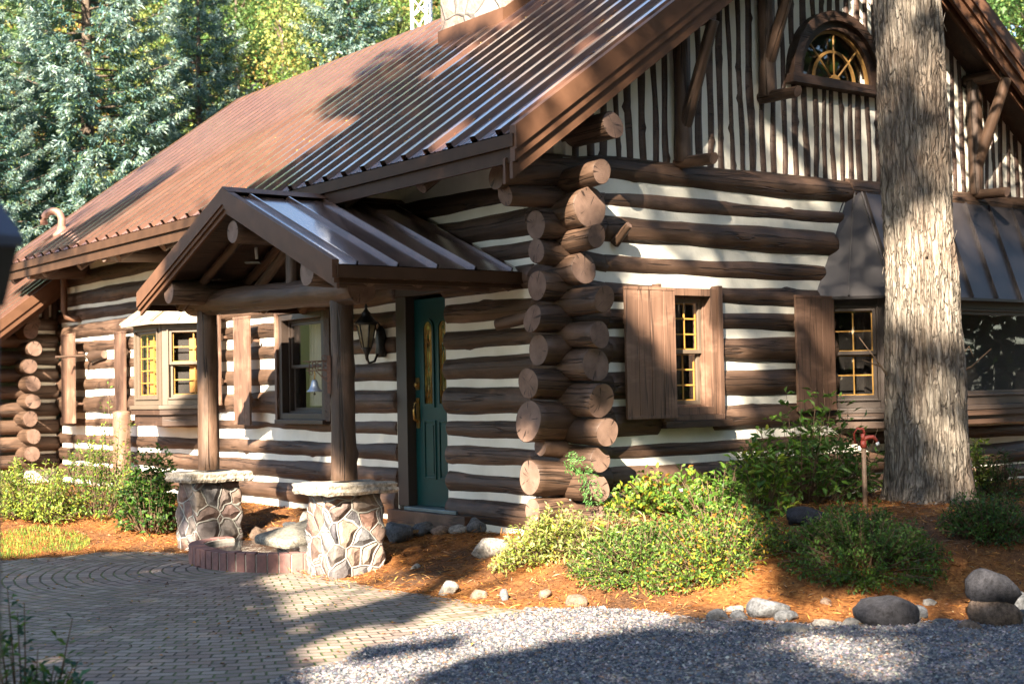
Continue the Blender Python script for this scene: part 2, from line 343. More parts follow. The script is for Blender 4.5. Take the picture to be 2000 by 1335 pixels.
class MB:
    """collects simple solids into one mesh"""
    def __init__(s): s.V = []; s.F = []; s.S = []
    def add(s, V, F, smooth=False):
        b = len(s.V); s.V += [tuple(v) for v in V]; s.F += [tuple(b+i for i in f) for f in F]; s.S += [smooth]*len(F); return s
    def box(s, a, b):
        x0, y0, z0 = [min(p, q) for p, q in zip(a, b)]; x1, y1, z1 = [max(p, q) for p, q in zip(a, b)]
        return s.add([(x0,y0,z0),(x1,y0,z0),(x1,y1,z0),(x0,y1,z0),(x0,y0,z1),(x1,y0,z1),(x1,y1,z1),(x0,y1,z1)],
                     [(0,3,2,1),(4,5,6,7),(0,1,5,4),(1,2,6,5),(2,3,7,6),(3,0,4,7)])
    def hexa(s, P): return s.add(P, [(0,3,2,1),(4,5,6,7),(0,1,5,4),(1,2,6,5),(2,3,7,6),(3,0,4,7)])
    def obox(s, o, u, v, n, a, b):
        """box in frame (o; u, v, n), corners a, b"""
        o, u, v, n = [np.array(q, float) for q in (o, u, v, n)]
        P = [(a[0],a[1],a[2]),(b[0],a[1],a[2]),(b[0],b[1],a[2]),(a[0],b[1],a[2]),(a[0],a[1],b[2]),(b[0],a[1],b[2]),(b[0],b[1],b[2]),(a[0],b[1],b[2])]
        return s.hexa([tuple(o+u*p[0]+v*p[1]+n*p[2]) for p in P])
    def tube(s, pts, r, n=10, caps=True):
        pts = [np.array(p, float) for p in pts]; rs = r if hasattr(r, '__len__') else [r]*len(pts)
        b = len(s.V); up = np.array([0, 0, 1.])
        for i, p in enumerate(pts):
            d = pts[min(i+1, len(pts)-1)]-pts[max(i-1, 0)]; d /= (np.linalg.norm(d)+1e-9)
            a = np.cross(d, up) if abs(d[2]) < .95 else np.cross(d, np.array([1., 0, 0])); a /= np.linalg.norm(a); c = np.cross(d, a)
            for k in range(n):
                t = 2*math.pi*k/n; s.V.append(tuple(p+rs[i]*(math.cos(t)*a+math.sin(t)*c)))
        for i in range(len(pts)-1):
            for k in range(n):
                s.F.append((b+i*n+k, b+i*n+(k+1)%n, b+(i+1)*n+(k+1)%n, b+(i+1)*n+k)); s.S.append(True)
        if caps:
            s.F.append(tuple(b+k for k in range(n))[::-1]); s.S.append(False)
            s.F.append(tuple(b+(len(pts)-1)*n+k for k in range(n))); s.S.append(False)
        return s
    def lathe(s, o, prof, n=16, axis=(0, 0, 1)):
        """prof: (radius, height)"""
        return s.tube([np.array(o)+np.array(axis)*h for r, h in prof], [max(r, 1e-4) for r, h in prof], n)
    def build(s, name, mat, parent=None, loc=None, bevel=0):
        V = np.array(s.V, float); L = np.array(loc if loc is not None else V.mean(0))
        me = bpy.data.meshes.new(name); me.from_pydata((V-L).tolist(), [], s.F); me.update()
        me.polygons.foreach_set('use_smooth', np.array(s.S, bool))
        bm = bmesh.new(); bm.from_mesh(me); bmesh.ops.recalc_face_normals(bm, faces=bm.faces); bm.to_mesh(me); bm.free()
        o = link(name, me, parent, [mat] if not isinstance(mat, (list, tuple)) else mat, loc=tuple(L))
        if bevel:
            md = o.modifiers.new('b', 'BEVEL'); md.width = bevel; md.segments = 2; md.limit_method = 'ANGLE'
        return o
def log(name, p0, p1, r0, r1, parent, t0=0, t1=0, seed=None, bend=.012, knots=None, cut=0, mat=None, n=28, rnd=0, label=None):
    """round timber; ends may be tilted (t0, t1) and rounded (rnd)"""
    p0 = np.array(p0, float); p1 = np.array(p1, float); d = p1-p0; L = np.linalg.norm(d)
    g = np.random.default_rng(seed if seed is not None else R.randrange(10**6))
    m = max(6, int(L/.07)); s = np.linspace(0, 1, m); th = np.linspace(0, 2*math.pi, n, endpoint=False)
    rad = (r0+(r1-r0)*s)[:, None]*np.ones((1, n))
    ph = g.uniform(0, 6.28, 8); X = s[:, None]*L; T = th[None, :]
    rad *= 1+.034*np.sin(X*1.7+ph[7])+.030*np.sin(X*3.1+ph[0])+.02*np.sin(X*7.3+2*T+ph[1])+.022*np.sin(2*T+ph[2]+X*.6)+.014*np.sin(3*T+ph[3]-X*1.1)+.008*np.sin(X*19+5*T+ph[4])
    for _ in range(knots if knots is not None else int(L*1.1)):
        a, b = g.uniform(.05, .95)*L, g.uniform(0, 6.28); dth = np.angle(np.exp(1j*(T-b)))
        rad += g.uniform(.008, .026)*np.exp(-((X-a)/g.uniform(.03, .055))**2-(dth/.3)**2)
    cy = bend*np.sin(s*math.pi+ph[5]*.2)*g.uniform(-1, 1)*min(L, 3); cz = bend*np.sin(s*math.pi*1.3+ph[6])*.5*min(L, 3)*g.uniform(-1, 1)
    cy = cy-np.linspace(cy[0], cy[-1], m); cz = cz-np.linspace(cz[0], cz[-1], m)
    xs = np.repeat(X, n, 1).copy()
    Y = rad*np.cos(T)+cy[:, None]; Z = rad*np.sin(T)+cz[:, None]
    e0 = np.exp(-X/.12); e1 = np.exp(-(L-X)/.12)
    xs += e0*t0*Z + e1*t1*Z
    rings = [np.stack([xs, Y, Z], -1)]
    V = rings[0].reshape(-1, 3)
    def cap(ring, c, sgn):
        out = []
        steps = [(.97, .004)] if not rnd else [(.96, .02), (.86, .05), (.66, .075), (.35, .09)]
        for k, dx in steps:
            q = c+(ring-c)*k; q = q.copy(); q[:, 0] += sgn*dx*(1 if not rnd else rnd); out.append(q)
        return out
    c0 = rings[0][0].mean(0); c1 = rings[0][-1].mean(0)
    A = cap(rings[0][0], c0, -1); B = cap(rings[0][-1], c1, 1)
    if cut:   # uneven saw face
        pass
    allr = A[::-1]+[rings[0][i] for i in range(m)]+B
    V = np.concatenate(allr+[A[-1].mean(0)[None], B[-1].mean(0)[None]])
    K = len(allr); F = []; mi = []
    na = len(A)
    for i in range(K-1):
        for k in range(n):
            F.append((i*n+k, i*n+(k+1) % n, (i+1)*n+(k+1) % n, (i+1)*n+k)); mi.append(0)
    i0, i1 = K*n, K*n+1
    for k in range(n):
        F.append((i0, (k+1) % n, k)); mi.append(1)
        F.append((i1, (K-1)*n+k, (K-1)*n+(k+1) % n)); mi.append(1)
    me = npmesh(name, V, F, smooth=True, mi=mi)
    ed = np.array(mi) == 1; sm = np.ones(len(F), bool); sm[ed] = False; me.polygons.foreach_set('use_smooth', sm)
    bm = bmesh.new(); bm.from_mesh(me); bmesh.ops.recalc_face_normals(bm, faces=bm.faces)
    for e in bm.edges:
        if len(e.link_faces) == 2 and e.link_faces[0].material_index != e.link_faces[1].material_index: e.smooth = False
    bm.to_mesh(me); bm.free()
    q = Vector(d).to_track_quat('X', 'Z')
    o = link(name, me, parent, [mat or M_LOG, M_END], loc=tuple(p0), rot=q)
    if label: o['label'] = label
    return o
# pixel (of the 2000 x 1335 photograph) to a point on a wall plane, used to measure the building
def ray(px, py):
    f = 2781.1; return np.array([(px-1000)/f, -(py-667.5)/f, 1.])@M
def onx(px, py, x=0.): d = ray(px, py); return CAM+(x-CAM[0])/d[0]*d
def ony(px, py, y=0.): d = ray(px, py); return CAM+(y-CAM[1])/d[1]*d
def onz(px, py, z=0.): d = ray(px, py); return CAM+(z-CAM[2])/d[2]*d
# ------------------------------------------------------------------ terrain
EDGE = np.array([(-9, 5.4), (-3.4, 4.7), (-2.95, 4.5), (-2.45, 4.6), (-2.0, 4.3), (-1.75, 3.6), (-1.75, .69), (-1.74, -.15), (-1.68, -.96), (-1.62, -1.55), (-1.25, -1.75), (-1.12, -2.1), (-1.1, -2.6), (-.65, -3.35), (.43, -4.1), (3, -5.4), (12, -8.5)], float)
def edge_dist(x, y):
    """distance to the planting bed's edge, positive inside the bed"""
    x = np.asarray(x, float); y = np.asarray(y, float); best = np.full(x.shape, 1e9); sg = np.ones(x.shape)
    for a, b in zip(EDGE[:-1], EDGE[1:]):
        d = b-a; t = np.clip(((x-a[0])*d[0]+(y-a[1])*d[1])/(d@d), 0, 1)
        dx = x-a[0]-t*d[0]; dy = y-a[1]-t*d[1]; q = np.hypot(dx, dy); c = d[0]*(y-a[1])-d[1]*(x-a[0])
        m = q < best-1e-9; best = np.where(m, q, best); sg = np.where(m, np.sign(c), sg)
    return best*sg
def sstep(a, b, x): t = np.clip((x-a)/(b-a), 0, 1); return t*t*(3-2*t)
def lump(x, y): return .5*(np.sin(x*2.3+1.1*np.sin(y*1.7))*np.cos(y*2.9+x*.8)+.5*np.sin(x*6.1+y*4.3)*np.cos(y*5.7-x*2.1))
def H(x, y):
    x = np.asarray(x, float); y = np.asarray(y, float)
    d = edge_dist(x, y)
    T = -.20+.22*sstep(.9, -.7, y)
    h = -.5+(T+.5)*sstep(-.05, 1.9, d)+.025*lump(x, y)*sstep(0, .5, d)
    far = np.hypot(x-2, y-4)
    h = h+np.maximum(0, y-22)*.13*sstep(22, 40, y)+.25*lump(x*.15, y*.15)*sstep(14, 30, far)
    return h
def Hf(x, y): return float(H(np.array([x]), np.array([y]))[0])
def nonuni(lo, hi, flo, fhi, step, far):
    a = list(np.arange(flo, fhi, step)); s = step; x = a[-1]
    while x < hi: s = min(s*1.25, far); x += s; a.append(x)
    s = step; x = a[0]; b = []
    while x > lo: s = min(s*1.25, far); x -= s; b.append(x)
    return np.array(b[::-1]+a)
def grid(xs, ys, zf, keep=None):
    X, Y = np.meshgrid(xs, ys, indexing='ij'); Z = zf(X, Y); V = np.stack([X, Y, Z], -1).reshape(-1, 3)
    nx, ny = len(xs), len(ys); i, j = np.meshgrid(np.arange(nx-1), np.arange(ny-1), indexing='ij'); a = (i*ny+j).ravel()
    F = np.stack([a, a+ny, a+ny+1, a+1], 1)
    if keep is not None:
        c = V[F].mean(1); F = F[keep(c[:, 0], c[:, 1])]
        u, inv = np.unique(F.ravel(), return_inverse=True); V = V[u]; F = inv.reshape(-1, 4)
    return V, F
V, F = grid(nonuni(-160, 160, -6, 7, .07, 9), nonuni(-120, 200, -6, 8, .07, 9), H)
tag(link('ground', npmesh('ground', V, F, True), None, [M_GROUND]), kind='structure')
def gborder(x): return np.interp(x, [-9, -4, -3.2, -2.3, -1.6, -1.0], [-5.2, -2.55, -2.1, -1.66, -1.62, -1.5])
def kp(x, y):
    n = .03*np.sin(x*9+y*5)+.02*np.sin(y*17)
    return (edge_dist(x, y) < .03+n) & (y > gborder(x)-.05)
V, F = grid(np.arange(-8.5, -.9, .035), np.arange(-5.6, 7, .035), lambda x, y: -.494+.006*lump(x*.6, y*.6), kp)
tag(link('patio', npmesh('patio', V, F, True), None, [M_PAVER]), kind='structure')
def kg(x, y):
    n = .05*np.sin(x*7+y*4)+.03*np.sin(x*19)+.03*np.sin(y*15+x*5)
    return (edge_dist(x, y) < .02+n) & (y < gborder(x)+.07+n)
V, F = grid(np.arange(-12, 9, .045), np.arange(-12, -1.2, .045), lambda x, y: np.maximum(H(x, y), -.5)+.016+.008*lump(x*1.4, y*1.4), kg)
tag(link('gravel_drive', npmesh('gravel_drive', V, F, True), None, [M_GRAVEL]), kind='structure')
# ------------------------------------------------------------------ the log cabin
cabin = empty('log_cabin', (3.5, 6, 0), 'brown log cabin with white chinking, ribbed rust brown metal roof and stone pillared porch', 'cabin')
DOOR = (1.74, 2.62, -.10, 2.04); WIN1 = (4.0, 5.06, .80, 1.99); P_BAY = .57
bl = float(onx(265, 700, -P_BAY)[1]); br = float(onx(318, 700, -P_BAY)[1]); be = br-P_BAY    # bay: front from br to bl, angled side down to be
BAY = (be, bl, .98, 2.06)
YEND = 12.42
# left wall logs (run along Y, plane x = 0)
LZ = [(-.30, -.30, .12), (-.045, -.02, .135), (.22, .24, .125), (.475, .475, .11), (.72, .73, .10), (.99, .995, .147), (1.29, 1.305, .125), (1.555, 1.585, .11), (1.81, 1.865, .115), (2.08, 2.11, .128), (2.325, 2.355, .118), (2.57, 2.60, .13), (2.86, 2.92, .14)]
RENDS = {2: (1170, 952, 50), 3: (1172, 898, 48), 4: (1186, 844, 54), 5: (1174, 782, 64), 6: (1163, 712, 62), 7: (1171, 653, 50), 8: (1180, 584, 52), 9: (1140, 524, 64), 10: (1165, 461, 44), 11: (1152, 405, 75), 12: (1175, 335, 44)}
def endr(p, h): return h/2/(2781.1/float((p-CAM)@M[2]))
for k, (za, zb, r) in enumerate(LZ):
    zz = lambda y: za+(zb-za)*y/12
    segs = []; y = None
    ops = sorted([o for o in (DOOR, WIN1, BAY) if o[2]-.07 < za < o[3]+.05])
    lo = -.45; z0 = za; r0 = r
    if k in RENDS:
        q = onx(*RENDS[k][:2], 0.); lo = float(np.clip(q[1], -.62, -.25)); z0 = float(q[2]); r0 = endr(q, RENDS[k][2])*1.04
    cur = (lo, z0, r0, -1)
    for o in ops: segs.append((cur, (o[0]-.012*(k % 3), zz(o[0]), r*1.03, 1))); cur = (o[1]+.012*((k+1) % 3), zz(o[1]), r, 1)
    segs.append((cur, (YEND+.35, zb, r, -1)))
    for i, (a, b) in enumerate(segs):
        if b[0]-a[0] < .15: continue
        if i == 0:
            # straight from its crossing at the corner, a stub with the measured end
            log('log', (0, a[0], a[1]), (0, .35, za+.0*k), a[2], (a[2]+r)/2, cabin, t0=R.uniform(-.25, .25), knots=1, bend=0)
            log('log', (0, .33, za), (0, b[0], b[1]), (a[2]+r)/2*.98, r, cabin, rnd=.35, bend=.006)
        else:
            log('log', (0, a[0], a[1]), (0, b[0], b[1]), r*1.02, r*.97, cabin, rnd=.35 if b[0] < 12 else 0, bend=.006)
# right wall logs (run along X, plane y = 0)
RZ = [(-.12, .12), (.06, .10), (.27, .13), (.51, .10), (.785, .142), (1.105, .14), (1.415, .138), (1.69, .112), (1.925, .112), (2.18, .107), (2.485, .147), (2.755, .092), (3.03, .135)]
LENDS = [None, None, (1035, 932, 64), (1056, 872, 38), (1032, 822, 76), (1032, 748, 62), (1058, 683, 64), (1040, 622, 56), (1060, 558, 56), (1048, 490, 48), (1060, 440, 60), (987, 380, 42), (970, 345, 48)]
WIN2 = (1.0, 1.70, .82, 1.98)
def slant(z): return 3.34 if z < 1.94 else 3.1+(z-1.94)*.536
for k, (z, r) in enumerate(RZ):
    lo, z0, r0 = -.4, z, r
    if LENDS[k]:
        q = ony(*LENDS[k][:2], 0.); lo = float(np.clip(q[0], -.75, -.3)); z0 = float(q[2]); r0 = endr(q, LENDS[k][2])*1.02
    hi = 7.5 if z < .7 else slant(z)+.06
    if k == 12: hi = 3.75
    log('log', (lo, 0, z0), (.42, 0, z), r0, (r0+r)/2, cabin, t0=R.uniform(-.2, .2), knots=1, bend=0)
    a = .4
    if WIN2[2]-.06 < z < WIN2[3]+.04:
        log('log', (a, 0, z), (WIN2[0]-.02, 0, z), (r0+r)/2*.98, r, cabin, bend=.0, knots=1)
        a = WIN2[1]+.0
    log('log', (a, 0, z), (hi, 0, z), (r if a > 1 else (r0+r)/2)*1.0, r*(1 if k != 3 else 1.05), cabin, rnd=.4 if hi < 5 else 0, bend=.006, label='lowest timber of the gable siding' if k == 12 else None)
# plate logs and purlins under the eaves
log('plate_log', (.12, -.55, 3.30), (.12, YEND+.5, 3.36), .12, .13, cabin, t0=.15, bend=.004)
log('plate_log', (-.62, 0, 3.0), (.2, 0, 3.0), .10, .12, cabin, bend=0)
# chinking panels
def cells(u0, u1, v0, v1, ops):
    us = sorted({u0, u1, *[min(max(a, u0), u1) for o in ops for a in o[:2]]}); vs = sorted({v0, v1, *[min(max(a, v0), v1) for o in ops for a in o[2:]]})
    for a, b in zip(us[:-1], us[1:]):
        for c, d in zip(vs[:-1], vs[1:]):
            m = ((a+b)/2, (c+d)/2)
            if not any(o[0] < m[0] < o[1] and o[2] < m[1] < o[3] for o in ops): yield a, b, c, d
mb = MB()
for a, b, c, d in cells(.02, YEND, -.5, 3.3, [DOOR, WIN1, BAY]): mb.box((-.076, a, c), (.06, b, d))
mb.build('chinking', M_CHINK, cabin)
mb = MB()
for a, b, c, d in cells(-.05, 3.3, -.5, 3.08, [WIN2]): mb.box((a, -.076, c), (b, .065, d))
mb.box((3.3, -.076, -.5), (7.02, .065, .80))
mb.hexa([(3.3, -.076, 1.94), (3.3, .065, 1.94), (3.3, .065, 3.08), (3.3, -.076, 3.08), (3.3001, -.076, 1.94), (3.3001, .065, 1.94), (3.70, .065, 3.08), (3.70, -.076, 3.08)])
mb.build('chinking', M_CHINK, cabin)
# inner dark shell so that nothing shines through
mb = MB(); mb.box((.9, .9, -.5), (6.4, 12, 3.0)); mb.box((3.3, .07, .0), (7.0, .8, 3.05)); mb.build('inner_room', M_DARK, cabin)
mb = MB(); mb.box((6.94, .1, -.5), (7.06, 12.3, 3.2)); mb.box((.1, 12.3, -.5), (6.9, 12.42, 3.2)); mb.build('rear_wall', M_SLAB, cabin)

# --- main roof
SL = .711; EX = -1.0; EZ = 3.125; RX = 3.5; RZT = EZ+SL*(RX-EX); YN = -.634; YF = 12.45; YFR = 13.45
nrm = np.array([-SL, 0, 1.])/math.hypot(SL, 1)
def ribbed(name, P00, P10, P01, P11, nrib, mat, parent, rw=.07, rh=.050, thick=.03, minor=True, pf=None):
    """sheet between four corners: P00-P10 along the eave, P01-P11 along the ridge, raised ribs from eave to ridge"""
    P00, P10, P01, P11 = [np.array(p, float) for p in (P00, P10, P01, P11)]
    W = np.linalg.norm(P10-P00); U = (P10-P00)/W; n = np.cross(U, P01-P00); n /= np.linalg.norm(n); n = n if n[2] > 0 else -n
    prof = [(0, 0)]; sp = W/nrib
    for i in range(nrib):
        c = (i+.5)*sp
        if minor: prof += [(c-sp*.36, 0), (c-sp*.345, .007), (c-sp*.31, .007), (c-sp*.295, 0)]
        prof += [(c-rw*.62, 0), (c-rw*.55, rh), (c+rw*.55, rh), (c+rw*.62, 0)]
        if minor: prof += [(c+sp*.295, 0), (c+sp*.31, .007), (c+sp*.345, .007), (c+sp*.36, 0)]
    prof += [(W, 0)]; prof = [(min(max(u, 0), W), h) for u, h in prof]
    ns = 2; V = []; F = []
    for u, h in prof:
        t = u/W; a = P00+(P10-P00)*t; b = P01+(P11-P01)*t
        V += [a+n*h, b+n*h]
    for i in range(len(prof)-1): F.append((2*i, 2*i+2, 2*i+3, 2*i+1))
    b0 = len(V)
    for p in (P00, P10, P11, P01): V.append(p-n*thick)
    F += [(b0, b0+3, b0+2, b0+1)]
    V = np.array(V); me = npmesh(name, V-V.mean(0), F); o = link(name, me, parent, [mat], loc=tuple(V.mean(0))); return o
NR = 37
roof = ribbed('roof', (EX, YN, EZ), (EX, YF, EZ), (RX, YN, RZT), (RX, YFR, RZT), NR, M_ROOF, cabin)
ribbed('roof', (2*RX-EX, YN, EZ), (2*RX-EX, YF, EZ), (RX, YN, RZT), (RX, YFR, RZT), NR, M_ROOF, cabin)
def on_roof(x, y, h=0): return np.array([x, y, EZ+SL*(x-EX)+h])
# ceiling boards under the overhang, fascia steps, ridge cap
def slab_quad(name, P, th, mat, parent):
    P = [np.array(p, float) for p in P]; n = np.cross(P[1]-P[0], P[3]-P[0]); n /= np.linalg.norm(n); n = n if n[2] > 0 else -n
    mb = MB(); mb.hexa([p-n*th for p in P]+P); return mb.build(name, mat, parent)
D = .034
slab_quad('roof_underside', [(EX+.03, YN+.03, EZ-D), (RX, YN+.03, RZT-D), (RX, YFR-.03, RZT-D), (EX+.03, YF-.03, EZ-D)], .10, M_CEIL, cabin)
slab_quad('roof_underside', [(2*RX-EX-.03, YN+.03, EZ-D), (RX+.002, YN+.03, RZT-D), (RX+.002, YFR-.03, RZT-D), (2*RX-EX-.03, YF-.03, EZ-D)], .10, M_CEIL, cabin)
mb = MB()                                     # eave fascia, two steps
mb.box((EX-.012, YN, EZ-.115), (EX+.02, YF, EZ-.012)); mb.box((EX+.02, YN+.01, EZ-.235), (EX+.05, YF, EZ-.118))
mb.build('fascia', M_FASCIA, cabin)
mb = MB(); X2 = 2*RX-EX
mb.box((X2+.012, YN, EZ-.115), (X2-.02, YF, EZ-.012)); mb.box((X2-.02, YN+.01, EZ-.235), (X2-.05, YF, EZ-.118)); mb.build('fascia', M_FASCIA, cabin)
for s in (-1, 1):
    mb = MB(); f = lambda x: RX+s*(RX-x)*-1 if s < 0 else x
    ex = EX if s < 0 else X2
    def rk(y0, y1, za, zb, mb=mb, ex=ex): # strip following the rake
        mb.hexa([(ex, y0, EZ+za), (RX, y0, RZT+za), (RX, y1, RZT+za), (ex, y1, EZ+za), (ex, y0, EZ+zb), (RX, y0, RZT+zb), (RX, y1, RZT+zb), (ex, y1, EZ+zb)])
    rk(YN-.035, YN+.05, -.14, .055)
    rk(YN-.012, YN+.05, -.235, -.142)
    rk(YN+.02, YN+.06, -.37, -.237)
    rk(YN+.12, YN+.15, -.40, -.20)
    mb.build('rake_trim', M_FASCIA2, cabin)
    mb = MB(); rk2 = lambda y0, y1, za, zb: mb.hexa([(ex, YF+y0, EZ+za), (RX, YFR+y0, RZT+za), (RX, YFR+y1, RZT+za), (ex, YF+y1, EZ+za), (ex, YF+y0, EZ+zb), (RX, YFR+y0, RZT+zb), (RX, YFR+y1, RZT+zb), (ex, YF+y1, EZ+zb)])
    rk2(-.02, .04, -.14, .05); mb.build('rake_trim', M_FASCIA2, cabin)
mb = MB()
for s in (-1, 1):
    a = (RX+s*.19, YN-.02, RZT-.19*SL+.035); b = (RX, YN-.02, RZT+.05); c = (RX, YFR+.02, RZT+.05); d = (RX+s*.19, YFR+.02, RZT-.19*SL+.035)
    mb.add([a, b, c, d, (a[0], a[1], a[2]-.02), (b[0], b[1], b[2]-.02), (c[0], c[1], c[2]-.02), (d[0], d[1], d[2]-.02)], [(0, 1, 2, 3), (4, 7, 6, 5), (0, 4, 5, 1), (3, 2, 6, 7), (0, 3, 7, 4)])
mb.build('ridge_cap', M_FASCIA2, cabin)
for i in range(9): # rafter tails seen under the eave
    y = .9+i*1.42
    log('rafter', (EX+.12, y, EZ-.235), (.5, y, EZ-.235+SL*1.38), .07, .075, cabin, bend=0, n=14, knots=1)
# purlins carrying the gable overhang
for px_, z in ((1190, 3.33),): pass
# --- chimney
CH = empty('chimney_anchor', (0, 0, 0), None, None); bpy.data.objects.remove(CH)
cx0, cx1, cy0, cy1 = 2.17, 3.1, 3.72, 5.03
mb = MB(); mb.box((cx0, cy0, 5.2), (cx1, cy1, 8.2)); chim = mb.build('chimney', M_CHIM, roof)
mb = MB(); mb.box((cx0-.06, cy0-.06, 8.2), (cx1+.06, cy1+.06, 8.32)); mb.build('chimney_cap', M_CAP, cabin)
mb = MB(); t = .03
zA = EZ+SL*(cx0-t-EX); zB = EZ+SL*(cx1+t-EX)
mb.box((cx0-t, cy0-t, zA-.02), (cx0-.003, cy1+t, zA+.22))
mb.hexa([(cx0-.003, cy0-t, zA-.02), (cx1+t, cy0-t, zB-.02), (cx1+t, cy0-.003, zB-.02), (cx0-.003, cy0-.003, zA-.02), (cx0-.003, cy0-t, zA+.22), (cx1+t, cy0-t, zB+.22), (cx1+t, cy0-.003, zB+.22), (cx0-.003, cy0-.003, zA+.22)])
mb.hexa([(cx0-.28, cy0-t-.05, zA-.165), (cx0-t, cy0-t-.05, zA+.03), (cx0-t, cy1+t+.05, zA+.03), (cx0-.28, cy1+t+.05, zA-.165), (cx0-.28, cy0-t-.05, zA-.15), (cx0-t, cy0-t-.05, zA+.045), (cx0-t, cy1+t+.05, zA+.045), (cx0-.28, cy1+t+.05, zA-.15)])
mb.build('chimney_flashing', M_FASCIA2, cabin)
# roof vent: short pipe with a return bend
def roofpt(px, py):
    d = ray(px, py); nv = np.array([-SL, 0, 1.]); t = (EZ-SL*EX-nv@CAM)/(nv@d); return CAM+t*d
vp = roofpt(121, 458)
mb = MB(); arc = [vp+np.array([0, 0, .22])+np.array([-.10+.10*math.cos(a), .10-.10*math.cos(a), .14*math.sin(a)]) for a in np.linspace(0, math.pi, 9)]
mb.tube([vp-np.array([0, 0, .05]), vp+np.array([0, 0, .1]), vp+np.array([0, 0, .2])]+arc+[arc[-1]-np.array([0, 0, .06])], .055, 14)
mb.lathe(vp+np.array([0, 0, -.04]), [(.13, 0), (.13, .04), (.075, .1), (.066, .16)], 14)
mb.build('roof_vent', plain('copper_pink_vent', (.20, .105, .075), .4, var=.1), cabin)

# --- gable siding above the right wall: vertical slabs with white chinking
ARCH = (3.56, 4.15, .66)
gz = 3.10
def roofz(x): return EZ-.15+SL*(min(x, 2*RX-x)-EX)
mb = MB()
n_ = 48; xs = np.linspace(0.02, 6.98, n_+1)
for a, b in zip(xs[:-1], xs[1:]):   # white backing, with the arched window left open
    lo = gz
    z1, z2 = roofz(a), roofz(b)
    def piece(l1, l2, h1, h2): mb.hexa([(a, -.03, l1), (b, -.03, l2), (b, .05, l2), (a, .05, l1), (a, -.03, h1), (b, -.03, h2), (b, .05, h2), (a, .05, h1)])
    da, db = abs(a-ARCH[0]), abs(b-ARCH[0])
    if max(da, db) < ARCH[2]:
        piece(lo, lo, ARCH[1], ARCH[1]); ta = ARCH[1]+math.sqrt(max(ARCH[2]**2-da*da, 0)); tb = ARCH[1]+math.sqrt(max(ARCH[2]**2-db*db, 0))
        piece(ta, tb, z1, z2)
    else: piece(lo, lo, z1, z2)
mb.build('gable_chinking', M_CHINK, cabin)
mb = MB(); g = random.Random(5); x = .10; A = []
while x < 6.95:
    wd = g.uniform(.054, .094); A.append((x+wd/2, wd)); x += wd+g.uniform(.060, .084)
for xc, wd in A:
    top = roofz(xc); lo = gz-.02
    spans = [(lo, top)]
    if abs(xc-ARCH[0]) < ARCH[2]+wd*.3:
        hh = math.sqrt(max((ARCH[2]+.02)**2-(xc-ARCH[0])**2, 0)); spans = [(lo, ARCH[1]-.05), (ARCH[1]+hh, top)]
    ph = [g.uniform(0, 6.28) for _ in range(4)]
    for (za, zb) in spans:
        m = max(3, int((zb-za)/.05)); pts = []; V = []; b0 = len(mb.V)
        kn = [(g.uniform(za, zb), g.choice((-1, 1)), g.uniform(.012, .03)) for _ in range(int((zb-za)*1.2))]
        for i in range(m+1):
            z = za+(zb-za)*i/m
            cxx = xc+.012*math.sin(z*2.2+ph[0])+.006*math.sin(z*6+ph[1]); hw = wd/2*(1+.12*math.sin(z*3.7+ph[2])+.07*math.sin(z*11+ph[3]))
            l = hw; r_ = hw
            for kz, sd_, ka in kn:
                e = ka*math.exp(-((z-kz)/.025)**2)
                if sd_ < 0: l += e
                else: r_ += e
            for q in range(7):
                t = q/6; u = -l+(l+r_)*t; V.append((cxx+u, -.034-.022*math.sin(math.pi*t)**.6 if 0 < t < 1 else -.028, z))
        F = [(i*7+q, i*7+q+1, (i+1)*7+q+1, (i+1)*7+q) for i in range(m) for q in range(6)]
        mb.add(V, F, True)
me_ = mb.build('gable_siding', M_SLAB, cabin, loc=(3.5, 0, 4))

